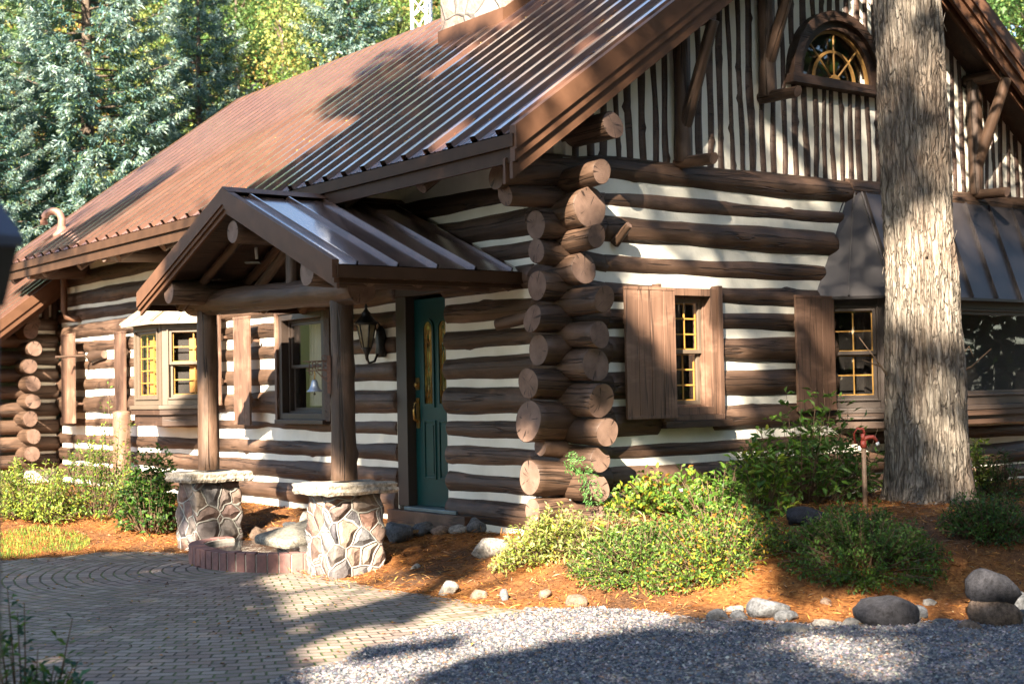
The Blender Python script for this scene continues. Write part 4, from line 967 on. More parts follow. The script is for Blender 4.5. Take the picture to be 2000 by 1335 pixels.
sp2, sb2 = conifer_mesh('crown', 11, 2.4, 4, [(.06, .13, .06), (.10, .19, .08), (.05, .10, .06)], [3, 3, 2], (.34, .44, .22))
de1, db1 = decid_mesh('crown', 12, 3.4, 5, [(.11, .17, .04), (.22, .25, .07), (.33, .25, .07), (.05, .09, .03), (.32, .17, .06)], [3, 4, 2, 3, 1.3])
de2, db2 = decid_mesh('crown', 13, 3.2, 6, [(.05, .10, .03), (.10, .17, .05), (.03, .06, .02), (.19, .23, .07)], [3, 3, 2, 2])
TR = {}
def put(kind, px, depth, label, cat, group, sc=1., rz=None, dz=0):
    me, mb, mat = {'s1': (sp1, sb1, M_NEEDLE), 's2': (sp2, sb2, M_NEEDLE), 'd1': (de1, db1, M_LEAF), 'd2': (de2, db2, M_LEAF)}[kind]
    x, y, z = at(px, depth) if depth else px
    nm = {'s1': 'blue_spruce', 's2': 'green_conifer', 'd1': 'autumn_tree', 'd2': 'green_tree'}[kind]
    o, TR[kind] = make_tree(nm, (x, y, z+dz), me, mb, label, cat, group, rz if rz is not None else R.uniform(0, 6), sc, mat, tme=TR.get(kind)); return o
GB = 'trees standing behind the cabin'
put('s1', 175, 29, 'large silvery blue spruce, the leftmost tall one above the roof end', 'tree', GB, .95, 1.0)
put('s1', -20, 27, 'blue spruce cut by the left edge of the photo', 'tree', GB, .62, 3.0)
put('s1', 395, 34, 'blue spruce rising just left of the roof ridge end', 'tree', GB, .85, 2.2)
put('s2', 300, 30, 'small dark green conifer between the two blue spruces', 'tree', GB, .72)
put('s1', 690, 36, 'pale blue spruce above the middle of the roof ridge', 'tree', GB, .95, 4.2)
put('s2', 60, 33, 'dark green conifer behind the leftmost spruces', 'tree', GB, 1.1)
put('d1', 560, 36, 'yellow and orange leaved tree above the ridge end', 'tree', GB, .95)
put('d1', 790, 40, 'golden leaved tree beside the white lattice mast', 'tree', GB, 1.05)
put('d2', 470, 40, 'mid green tree behind the ridge end', 'tree', GB, 1.1)
put('d1', 20, 40, 'yellowing tree at the far left behind the spruces', 'tree', GB, 1.15)
put('d1', 270, 42, 'yellowing tree seen between the blue spruces', 'tree', GB, 1.2)
put('d2', 640, 46, 'green tree far behind the ridge', 'tree', GB, 1.25)
put('d2', 900, 44, 'green tree partly hidden by the stone chimney', 'tree', GB, 1.15)
put('d2', 2090, 40, 'green tree past the right slope of the gable', 'tree', GB, 1.2)
put('d2', 150, 52, 'tall green tree deep in the wood at the left', 'tree', GB, 1.5)
put('d1', 400, 54, 'pale yellow tree deep in the wood', 'tree', GB, 1.5)
put('d1', 730, 56, 'orange tree deep in the wood behind the mast', 'tree', GB, 1.5)
put('d1', 555, 50, 'amber tree deep in the wood behind the ridge end', 'tree', GB, 1.45)
# far wood: one dense mass closing the background
g = np.random.default_rng(21); n = 60000
a = g.uniform(-.62, .62, n); dd = g.uniform(60, 74, n); fx = CAM[0]+dd*(M[2][0]*np.cos(a)+M[0][0]*np.sin(a)); fy = CAM[1]+dd*(M[2][1]*np.cos(a)+M[0][1]*np.sin(a))
hgt = 24+4*np.sin(a*31)+3*np.sin(a*57+1); fz = H(fx, fy)+g.uniform(0, 1, n)*hgt
C = pal(g, n, [(.05, .09, .03), (.10, .16, .05), (.18, .21, .07), (.27, .2, .07), (.03, .06, .02)], [4, 3, 2, 1.5, 3], .3)
o = link('far_wood', leafmesh('far_wood', np.stack([fx, fy, fz], 1), rdir(g, n), rdir(g, n)+np.array([0, 0, 1]), g.uniform(.5, 1.0, n), g.uniform(.5, .9, n), C), None, [M_LEAF])
tag(o, 'mixed wood filling the far background', 'wood', kind='stuff')
g = np.random.default_rng(23); n = 190000
a = g.uniform(-3.05, -.35, n); dd = g.uniform(33, 42, n); fx = 2+dd*np.cos(a); fy = -2+dd*np.sin(a)
fz = H(fx, fy)+g.uniform(0, 1, n)*np.where(a > -1.75, 25, 11+1.5*np.sin(a*21))
C = pal(g, n, [(.03, .06, .015), (.05, .09, .02), DGREEN], [4, 2, 5], .3)
o = link('near_wood', leafmesh('near_wood', np.stack([fx, fy, fz], 1), rdir(g, n), rdir(g, n)+np.array([0, 0, 1]), g.uniform(.3, .65, n), g.uniform(.2, .45, n), C), None, [M_LEAF])
tag(o, 'wood across the drive behind the viewer', 'wood', kind='stuff')
# trees behind the camera, seen in the panes
for (x, y, s_, k, lb) in ((7, -15, 1.1, 's2', 'dark conifer mirrored in the picture window'), (11, -19, 1.2, 'd2', 'green tree across the drive, mirrored in the picture window'), (15, -14, 1.2, 's2', 'conifer at the far right of the drive'), (3, -23, 1.3, 'd2', 'green tree across the drive facing the gable'), (-2, -20, 1.3, 's2', 'tall conifer across the drive behind the viewer'), (19, -22, 1.4, 'd2', 'tall green tree at the right behind the drive'), (-8, -19, 1.3, 'd2', 'green tree directly behind the viewer')):
    put(k, (x, y, Hf(x, y)), 0, lb, 'tree', 'trees across the drive', s_)

# ------------------------------------------------------------------ unseen trees added up-sun, leaves cut to throw the wanted dappled shade
def poly_in(px, py, poly):
    poly = np.array(poly, float); c = np.zeros(len(px), bool); j = len(poly)-1
    for i in range(len(poly)):
        xi, yi = poly[i]; xj, yj = poly[j]
        c ^= ((yi > py) != (yj > py)) & (px < (xj-xi)*(py-yi)/(yj-yi+1e-9)+xi); j = i
    return c
def firsthit(P):
    """where a sun ray through P first meets the house or the ground"""
    d = -TS; n = len(P); best = np.full(n, 1e9); 
    def plane(nv, dd, ok):
        nonlocal best
        nv = np.array(nv, float); t = (dd-P@nv)/(d@nv); Q = P+t[:, None]*d; m = (t > 0) & ok(Q) & (t < best); best = np.where(m, t, best)
    plane((-SL, 0, 1), EZ-SL*EX, lambda Q: (Q[:, 0] > EX) & (Q[:, 0] < RX) & (Q[:, 1] > YN) & (Q[:, 1] < YF+.4))
    plane((0, 1, 0), -.1, lambda Q: (Q[:, 0] > -.4) & (Q[:, 0] < 7) & (Q[:, 2] > -.1) & (Q[:, 2] < EZ+SL*(np.minimum(Q[:, 0], 7-Q[:, 0])+1)))
    plane((1, 0, 0), -.1, lambda Q: (Q[:, 1] > -.4) & (Q[:, 1] < 12.4) & (Q[:, 2] > -.3) & (Q[:, 2] < 3))
    sl = (PZR-PZE)/(PYR-PY0)
    plane((0, -sl, 1), PZE-sl*PY0, lambda Q: (Q[:, 0] > XP) & (Q[:, 0] < -.1) & (Q[:, 1] > PY0) & (Q[:, 1] < PYR))
    plane((0, sl, 1), PZE+sl*PY1, lambda Q: (Q[:, 0] > XP) & (Q[:, 0] < -.1) & (Q[:, 1] > PYR) & (Q[:, 1] < PY1))
    plane((0, 0, 1), -.5, lambda Q: edge_dist(Q[:, 0], Q[:, 1]) < .15)
    plane((0, 0, 1), -.2, lambda Q: edge_dist(Q[:, 0], Q[:, 1]) >= .15)
    plane((1, 0, 0), 2.17, lambda Q: (Q[:, 1] > 3.7) & (Q[:, 1] < 5.03) & (Q[:, 2] > 5.2) & (Q[:, 2] < 8))
    # the big trunk, as an upright sheet
    td = np.array([TRX-CAM[0], TRY-CAM[1], 0]); td /= np.linalg.norm(td)
    pt = np.array([TRX, TRY, 0]); plane(td, pt@td-.3, lambda Q: (np.abs((Q-pt)@np.array([td[1], -td[0], 0])) < .36) & (Q[:, 2] > 0) & (Q[:, 2] < 4.6))
    return P+best[:, None]*d
TRX, TRY = [float(v) for v in onz(1814, 975, .03)[:2]]
LIT = [
 ([(860, -200), (1000, -200), (1000, 40), (860, 80)], 1),  # (photo polygon, 1 lit / 0 shade) painted in order
 ([(-400, 1092), (0, 1092), (200, 1078), (350, 1040), (380, 860), (430, 600), (430, 430), (20, 560), (-400, 700)], 1),
 ([(0, 560), (20, 500), (470, 170), (860, 20), (900, 60), (790, 130), (700, 240), (560, 330), (370, 440), (0, 560)], 1),
 ([(620, 215), (660, 180), (760, 150), (790, 185), (700, 230), (640, 235)], 0), ([(690, 150), (740, 110), (830, 85), (845, 110), (770, 150), (710, 165)], 0),
 ([(60, 500), (230, 400), (340, 330), (345, 340), (240, 420), (110, 500)], 0), ([(170, 370), (300, 310), (305, 318), (180, 385)], 0), ([(560, 330), (700, 250), (705, 262), (570, 345)], 0),
 ([(690, 390), (800, 320), (905, 240), (935, 225), (870, 290), (730, 385)], 1), ([(1120, 110), (1150, 85), (1180, 60), (1190, 70), (1140, 112)], 1), ([(830, 150), (960, 70), (970, 78), (850, 160)], 1),
 ([(1000, 270), (1050, 190), (1120, 150), (1180, 150), (1100, 235), (1040, 300)], 1), ([(1185, 180), (1230, 120), (1250, 125), (1215, 185)], 1),
 ([(430, 560), (640, 560), (640, 700), (590, 830), (580, 1000), (430, 1000)], 1), ([(430, 840), (520, 860), (600, 1000), (600, 1100), (430, 1050)], 1),
 ([(520, 750), (640, 700), (650, 900), (560, 900)], 0),
 ([(585, 1110), (780, 1130), (900, 1080), (960, 1020), (1240, 850), (1420, 960), (1500, 1090), (1490, 1170), (1330, 1215), (1310, 1226), (1120, 1256), (930, 1290), (820, 1335), (800, 1500), (600, 1500), (600, 1335), (540, 1180), (500, 1128)], 1),
 ([(600, 930), (760, 940), (760, 1140), (620, 1150)], 1), ([(525, 850), (700, 850), (700, 1000), (590, 1000), (560, 940), (505, 905)], 0), ([(640, 870), (700, 870), (700, 945), (640, 945)], 1), ([(385, 860), (430, 860), (470, 940), (440, 975), (340, 980), (330, 920)], 1),
 ([(340, 1000), (480, 960), (480, 1090), (340, 1090)], 0), ([(440, 1000), (600, 1020), (600, 1040), (500, 1060)], 1),
 ([(606, 1200), (700, 1186), (850, 1150), (870, 1168), (800, 1214), (604, 1230)], 0), ([(700, 1275), (900, 1245), (905, 1258), (730, 1292)], 0), ([(760, 1030), (960, 1030), (930, 1075), (760, 1110)], 0), ([(960, 1120), (1090, 1105), (1120, 1165), (980, 1165)], 0),
 ([(1030, 890), (1190, 860), (1210, 1000), (1010, 1000)], 1), ([(1010, 570), (1200, 570), (1200, 850), (1120, 870), (1010, 840)], 0),
 ([(1150, 220), (1215, 220), (1200, 490), (1170, 560), (1100, 540), (1080, 380), (1150, 330)], 1),
 ([(1210, 520), (1400, 520), (1400, 560), (1392, 700), (1310, 745), (1270, 680), (1210, 610)], 1), ([(1230, 470), (1300, 480), (1320, 515), (1250, 510)], 1), ([(1205, 440), (1240, 440), (1240, 490), (1215, 490)], 1),
 ([(1390, 655), (1470, 660), (1480, 740), (1560, 770), (1640, 750), (1630, 820), (1540, 860), (1440, 880), (1390, 800)], 1), ([(1320, 745), (1385, 700), (1390, 800), (1350, 800)], 1),
 ([(1435, 860), (1530, 850), (1540, 900), (1470, 910)], 1), ([(1470, 235), (1500, 230), (1590, 330), (1640, 350), (1560, 355), (1495, 320)], .75), ([(1620, 300), (1660, 300), (1680, 350), (1630, 352)], 1),
 ([(1480, 900), (1600, 880), (1640, 1000), (1560, 1060), (1480, 1040)], .55), ([(1440, 760), (1740, 740), (1740, 960), (1480, 900)], .45),
 ([(1700, 470), (1890, 330), (1890, 640), (1860, 660), (1800, 655), (1745, 600)], 1), ([(1770, 700), (1890, 735), (1885, 990), (1830, 990), (1810, 860), (1775, 800)], .75), ([(1770, 80), (1870, 60), (1870, 140), (1790, 200)], .7), ([(1830, 215), (1875, 215), (1880, 350), (1800, 340)], .75), ([(1730, 0), (1790, 0), (1800, 90), (1740, 160)], .6),
 ([(1890, 100), (1990, 200), (1960, 330), (1900, 350)], .4), ([(1710, 420), (1735, 440), (1730, 560), (1700, 540)], .8), ([(1880, 460), (1950, 530), (1950, 570), (1890, 560)], .7),
 ([(1540, 1000), (1880, 980), (1890, 1100), (1800, 1150), (1560, 1150)], .42), ([(1880, 850), (1950, 850), (1950, 970), (1880, 970)], 1), ([(1840, 980), (1900, 985), (1870, 1050), (1800, 1040)], .7), ([(1540, 1240), (1770, 1255), (1780, 1330), (1640, 1330), (1530, 1270)], .9), ([(1570, 1215), (1830, 1215), (1810, 1232), (1640, 1236)], .7),
 ([(1600, 1110), (1880, 1080), (1880, 1110), (1700, 1150)], .5),
]
g = np.random.default_rng(31)
UPS = [(-12, -15.5, 9.5), (-16.5, -11, 10), (-13.5, -6, 10), (-18, -3, 10.5), (-14.5, 1.5, 10), (-19, -17.5, 10), (-10.5, -20.5, 10)]
n = 470000; P = np.stack([g.uniform(-23, -7.5, n), g.uniform(-24.5, 6, n), g.uniform(5.0, 18.5, n)], 1)
# uneven crowns: drop the emptier parts between trees
cdist = np.min([np.hypot(P[:, 0]-x, P[:, 1]-y)/3.6 for x, y, z in UPS], 0); P = P[cdist < 1.15+.3*np.sin(P[:, 2]*1.3+P[:, 0])]
# nothing may hang in the camera's own view
rel = P-CAM; q = rel@M.T; inview = (q[:, 2] > .1) & (np.abs(q[:, 0]/q[:, 2]) < .42) & (np.abs(q[:, 1]/q[:, 2]) < .30); P = P[~inview]
Q = firsthit(P); q = (Q-CAM)@M.T; qx = 1000+2781.1*q[:, 0]/q[:, 2]; qy = 667.5-2781.1*q[:, 1]/q[:, 2]
L_ = np.full(len(P), .0); off = (qx < -350) | (qx > 2150) | (qy > 1600) | (qy < -300) | (q[:, 2] < .1) | (q[:, 2] > 28)
for poly, v in LIT: L_[poly_in(qx, qy, poly)] = v
L_[(qx > 1000) & (qy < 0) & ~off] = .15; L_[(qx > 800) & (qx < 1010) & (qy < 60) & (qy > -260)] = 1
L_[off] = .45; L_[(q[:, 2] > 24) | ((Q[:, 1] > 13) & (qy < 1000))] = 1.
soft = g.uniform(0, 1, len(P)); keep = soft > L_
keep &= ~((L_ >= 1))  # crown gaps cut wherever the sun should reach
P = P[keep]; off = off[keep]
# thin leaves most where their shade falls out of view
keep = g.uniform(0, 1, len(P)) < np.where(off, .35, .9); P = P[keep]
own = np.argmin([np.hypot(P[:, 0]-x, P[:, 1]-y) for x, y, z in UPS], 0)
names = ['tall broadleaf tree nearest the drive, out of frame at the left', 'tall broadleaf tree farther left beside the drive', 'tall broadleaf tree facing the porch', 'leaning broadleaf tree beyond the patio', 'broadleaf tree beyond the patio facing the bay window', 'broadleaf tree at the far end of the patio', 'broadleaf tree behind the viewer at the left']
for i, (x, y, h) in enumerate(UPS):
    Pi = P[own == i]; m = len(Pi); z0 = Hf(x, y)
    if m == 0: continue
    me = leafmesh('crown', Pi-np.array([x, y, z0]), rdir(g, m), rdir(g, m)*.8+TS*1.2, g.uniform(.11, .17, m), g.uniform(.09, .13, m), pal(g, m, [GREEN, LGREEN, YGREEN], [4, 3, 1]))
    mb = MB(); mb.tube([(0, 0, -.3), (.1, .05, 3), (0, .1, 7), (.1, 0, 13), (0, 0, 17)], [.26, .2, .16, .09, .02], 10)
    for k in range(9):
        a_ = k*2.4; zz_ = 5+k*1.2; mb.tube([(0, 0, zz_), (math.cos(a_)*1.3, math.sin(a_)*1.3, zz_+1.0), (math.cos(a_)*2.4, math.sin(a_)*2.4, zz_+2.2)], [.07, .04, .015], 5, caps=False)
    make_tree('broadleaf_tree', (x, y, z0), me, mb, names[i], 'tree', 'tall trees beside the patio', mat=M_LEAF)

# ------------------------------------------------------------------ the big cedar trunk
tz = Hf(TRX, TRY)
cedar = empty('cedar_tree', (TRX, TRY, tz), 'thick shaggy barked cedar trunk in front of the dark bay window', 'tree'); WORLD[cedar.name] = Vector((TRX, TRY, tz))
g = np.random.default_rng(8); n = 150; zs = np.concatenate([np.arange(-.25, 5.4, .03), np.arange(5.5, 12, .3)]); th = np.linspace(0, 2*math.pi, n, endpoint=False)
Zg, Tg = np.meshgrid(zs, th, indexing='ij'); rad = .322-.006*np.maximum(Zg, 0)+.018*np.sin(Zg*1.2+1)+.012*np.sin(Zg*3+2*Tg)
rad += (.13*np.exp(-np.maximum(Zg+.05, 0)/.25)+.035*np.exp(-np.maximum(Zg, 0)/.6))*(.62+.38*np.cos(5*Tg+.9)*.8+.2*np.cos(3*Tg+2))
fl = 0
for k in range(26):
    f = g.integers(10, 46); a = g.uniform(.003, .0065); fl = fl+a*np.sin(f*Tg+g.uniform(.3, 2.2)*np.sin(Zg*g.uniform(.5, 2.2)+g.uniform(0, 6))+g.uniform(0, 6))*(.6+.4*np.sin(Zg*g.uniform(2, 6)+g.uniform(0, 6)))
rad = rad+fl+g.normal(0, .003, rad.shape)
lean = -.012*Zg
side = M[0]
X = rad*np.cos(Tg)+lean*side[0]+.02*np.sin(Zg*.9); Y = rad*np.sin(Tg)+lean*side[1]; V = np.stack([X, Y, Zg], -1).reshape(-1, 3)
F = []; nz = len(zs); i, j = np.meshgrid(np.arange(nz-1), np.arange(n), indexing='ij'); a = (i*n+j).ravel(); b = (i*n+(j+1) % n).ravel(); F = np.stack([a, b, b+n, a+n], 1)
TV, TF = V, F
# loose bark strips
mb = MB()
for k in range(70):
    z = g.uniform(.3, 4.6); t = g.uniform(0, 6.28); r_ = .325-.006*z; px_ = np.array([r_*math.cos(t)-.012*z*side[0], r_*math.sin(t)-.012*z*side[1], z]); o_ = np.array([math.cos(t), math.sin(t), 0]); tg = np.array([-o_[1], o_[0], 0])
    l = g.uniform(.04, .12); w_ = g.uniform(.006, .014); lift = g.uniform(.01, .035); s_ = g.choice((-1, 1))
    a_ = px_-o_*.01; b_ = px_+np.array([0, 0, s_*l*.6])+o_*lift*.4; c_ = px_+np.array([0, 0, s_*l])+o_*lift
    mb.hexa([a_-tg*w_, a_+tg*w_, a_+tg*w_+o_*.006, a_-tg*w_+o_*.006, c_-tg*w_*.3, c_+tg*w_*.3, c_+tg*w_*.3+o_*.003, c_-tg*w_*.3+o_*.003])
sv = np.array(mb.V, float); sf = np.array(mb.F)+len(TV)
tr = link('trunk', npmesh('trunk', np.concatenate([TV, sv]), np.concatenate([TF, sf]), True), cedar, [M_BARK], loc=(TRX, TRY, tz))
m = 9000; a = g.uniform(0, 6.28, m); z = g.uniform(6.5, 12, m); r_ = g.uniform(.3, 1, m)*(3.0-.15*(z-6))
link('crown', leafmesh('crown', np.stack([r_*np.cos(a), r_*np.sin(a), z], 1), rdir(g, m)+np.array([0, 0, -.4]), rdir(g, m), .22, .08, pal(g, m, [GREEN, DGREEN], [1, 1])), cedar, [M_NEEDLE], loc=(TRX, TRY, tz))
# dead twigs on the trunk
mb = MB(); base = np.array([TRX, TRY, 0])+np.array([.30*side[0], .30*side[1], 1.15])
mb.tube([base, base+side*.12+np.array([0, 0, .06]), base+side*.30+np.array([0, 0, .22])], [.012, .009, .004], 6); mb.tube([base, base+side*.05+np.array([0, 0, .18]), base+side*.10+np.array([0, 0, .24]), base+side*.14+np.array([0, 0, .14])], [.009, .007, .006, .004], 6)
mb.build('dead_twig', M_TWIG, cedar); mb = MB(); base = base-np.array([.0, 0, .1])-side*.66
mb.tube([base+side*.08, base-side*.06+np.array([0, 0, .2]), base-side*.22+np.array([0, 0, .42])], [.010, .007, .003], 6); mb.tube([base-side*.04+np.array([0, 0, .16]), base-side*.20+np.array([0, 0, .22])], [.006, .003], 5)
mb.build('dead_twig', M_TWIG, cedar)
# ------------------------------------------------------------------ log wing at the far left
wing = empty('log_outbuilding', (-.9, 14, Hf(-.9, 14)), 'log outbuilding with stacked log ends at the far left edge', 'outbuilding'); WORLD[wing.name] = Vector(wing.location)
WX = -.62; WY = 12.62
WZ = [.12+.262*k for k in range(9)]
lw = []
for k, z in enumerate(WZ):
    e = onx(60+4*math.sin(k*2.1), 890-34.2*k, WX)
    zz_ = float(e[2]) if k < 8 else z+.02
    q = ony(62+4*math.sin(k*2.3), 886-34.2*k, 12.18)
    log('log', (float(q[0]), 12.16+.04*math.sin(k*3), float(q[2])), (float(q[0])-.06, 18, float(q[2])), .115, .12, wing, bend=0, t0=R.uniform(-.2, .2), knots=1)
    lw.append(float(q[2])-.13)
zt = float(ony(62, 886-34.2*8, 12.18)[2])
mb = MB(); mb.box((-.60, WY-.03, -.4), (-.12, WY+.08, zt)); mb.build('chinking', M_CHINK, wing)
# gable above, roof falling to the left
pa = ony(0, 645, 12.0); pb_ = ony(112, 560, 12.0); sl_ = (pb_[2]-pa[2])/(pb_[0]-pa[0])
def wr(x, d=0): return float(pa[2]+sl_*(x-pa[0])+d)
for z in lw: log('log', (max(-2.9, min(-1.05, pa[0]+(z+.16-pa[2])/sl_)), WY, z), (-.10, WY, z), .105, .115, wing, bend=.004, knots=2)
mb = MB()
mb.hexa([(-.95, WY-.02, zt-.1), (-.1, WY-.02, zt-.1), (-.1, WY+.05, zt-.1), (-.95, WY+.05, zt-.1), (-.95, WY-.02, max(wr(-.95, .0), zt)), (-.1, WY-.02, wr(-.1)), (-.1, WY+.05, wr(-.1)), (-.95, WY+.05, max(wr(-.95), zt))]); mb.build('gable_chinking', M_CHINK, wing)
for i in range(6):
    x = -.88+.15*i; log('gable_slab', (x, WY-.05, zt-.05), (x, WY-.05, wr(x)-.02), .055, .055, wing, n=10, bend=0, knots=0, mat=M_SLAB)
for k in range(2):
    q = ony(72-6*k, 600+30*k, 12.18); log('log', (float(q[0]), 12.2, float(q[2])), (float(q[0]), 15, float(q[2])), .12, .12, wing, bend=0)
mb = MB()
for y0, y1, za, zb in ((11.96, 12.0, .0, .17), (11.98, 12.03, -.11, -.002), (12.03, 12.06, -.20, -.112)):
    mb.hexa([(-3.4, y0, wr(-3.4, za)), (-.12, y0, wr(-.12, za)), (-.12, y1, wr(-.12, za)), (-3.4, y1, wr(-3.4, za)), (-3.4, y0, wr(-3.4, zb)), (-.12, y0, wr(-.12, zb)), (-.12, y1, wr(-.12, zb)), (-3.4, y1, wr(-3.4, zb))])
mb.build('rake_trim', M_FASCIA2, wing)
ribbed('roof', (-3.4, 12.0, wr(-3.4, .15)), (-3.4, 18, wr(-3.4, .15)), (-.12, 12.0, wr(-.12, .15)), (-.12, 18, wr(-.12, .15)), 18, M_ROOF, wing)
# ------------------------------------------------------------------ lattice mast behind the roof
mx, my, mz = at(838, 30)
mast = empty('lattice_mast', (mx, my, mz), 'white lattice antenna mast rising behind the roof ridge', 'mast'); WORLD[mast.name] = Vector((mx, my, mz))
W3 = [np.array([mx, my, 0])+.24*np.array([math.cos(t), math.sin(t), 0]) for t in (2.3, 4.4, 6.5)]
for p in W3: mb = MB(); mb.tube([p+np.array([0, 0, mz-.3]), p+np.array([0, 0, mz+15])], .035, 8); mb.build('mast_leg', M_WHITE, mast)
mb = MB(); z = mz; k = 0
while z < mz+14.5:
    for i in range(3):
        a, b = W3[i], W3[(i+1) % 3]; mb.tube([a+np.array([0, 0, z]), b+np.array([0, 0, z+.42])], .014, 5, caps=False); mb.tube([b+np.array([0, 0, z]), a+np.array([0, 0, z+.42])], .014, 5, caps=False)
    z += .42
mb.build('mast_bracing', M_WHITE, mast)
# ------------------------------------------------------------------ pond between the pillars
pc = np.array([-1.50, 2.62]); 
pond = empty('garden_pond', (pc[0], pc[1], -.5), 'small pond with a curved soldier brick kerb between the stone pillars', 'pond'); WORLD[pond.name] = Vector((pc[0], pc[1], -.5))
def pr(t): return np.array([pc[0]+.72*math.cos(t), pc[1]+1.02*math.sin(t)])
ts = []; t = math.radians(88)
while t < math.radians(318):
    ts.append(t); p = pr(t); dtt = .112/np.linalg.norm((pr(t+.01)-p)/.01); t += dtt
for i, t in enumerate(ts[:-1]):
    a, b = pr(t+.004), pr(ts[i+1]-.012); c = np.array([pc[0], pc[1]]); 
    ia = a+(c-a)/np.linalg.norm(c-a)*.15; ib = b+(c-b)/np.linalg.norm(c-b)*.15; dz = R.uniform(-.006, .006)
    MB().hexa([(a[0], a[1], -.53), (b[0], b[1], -.53), (ib[0], ib[1], -.53), (ia[0], ia[1], -.53), (a[0], a[1], -.325+dz), (b[0], b[1], -.325+dz), (ib[0], ib[1], -.325+dz), (ia[0], ia[1], -.325+dz)]).build('kerb_brick', M_BRICK, pond, bevel=.006)
pts = [tuple(pc+(pr(t)-pc)*.90) for t in np.linspace(0, 2*math.pi, 40)[:-1]]
mb = MB(); prism(mb, pts, -.60, -.372); mb.build('water', M_WATER, pond)
mb = MB(); q = [tuple(pc+(pr(t)-pc)*.985) for t in np.linspace(math.radians(89), math.radians(317), 50)]; 
for i in range(len(q)-1):
    a, b = np.array(q[i]), np.array(q[i+1]); ia = pc+(a-pc)*.83; ib = pc+(b-pc)*.83; mb.hexa([(a[0], a[1], -.56), (b[0], b[1], -.56), (ib[0], ib[1], -.56), (ia[0], ia[1], -.56), (a[0], a[1], -.338), (b[0], b[1], -.338), (ib[0], ib[1], -.338), (ia[0], ia[1], -.338)])
mb.build('kerb_mortar', plain('mortar', (.30, .28, .25), .9), pond)
# ------------------------------------------------------------------ rocks
def rock(loc, size, mat, label, seed, group=None, rz=0, cat='rock', name='rock', flat=1., sub=3, tilt=0):
    g = np.random.default_rng(seed); bm = bmesh.new(); bmesh.ops.create_icosphere(bm, subdivisions=sub, radius=1)
    ph = g.uniform(0, 6, 9); ax_ = unit(g.normal(size=(7, 3))); cut = g.uniform(.52, .88, 7)
    V = np.array([v.co for v in bm.verts])
    for a, c in zip(ax_, cut): d = V@a; V = V-np.maximum(d-c, 0)[:, None]*a*.85
    V *= (1+.05*np.sin(V[:, :1]*4+ph[0]+V[:, 1:2]*3)+.03*np.sin(V[:, 2:]*9+ph[1]+V[:, :1]*6))
    V = V*np.array(size)/2; c, s = math.cos(rz), math.sin(rz); V = V@np.array([[c, s, 0], [-s, c, 0], [0, 0, 1]])
    if tilt: V[:, 2] += V[:, 0]*tilt
    V[:, 2] += size[2]*.5*.62; 
    for v, q in zip(bm.verts, V): v.co = q
    me = bpy.data.meshes.new(name); bm.to_mesh(me); bm.free(); me.polygons.foreach_set('use_smooth', np.ones(len(me.polygons), bool))
    o = link(name, me, None, [mat], loc=loc); return tag(o, label, cat, group)
def gp(px, py, z0=-.4):
    z = z0
    for _ in range(12): p = onz(px, py, z); z = .5*z+.5*Hf(p[0], p[1])
    return np.array([p[0], p[1], Hf(p[0], p[1])])
GS = 'border stones along the planting bed'
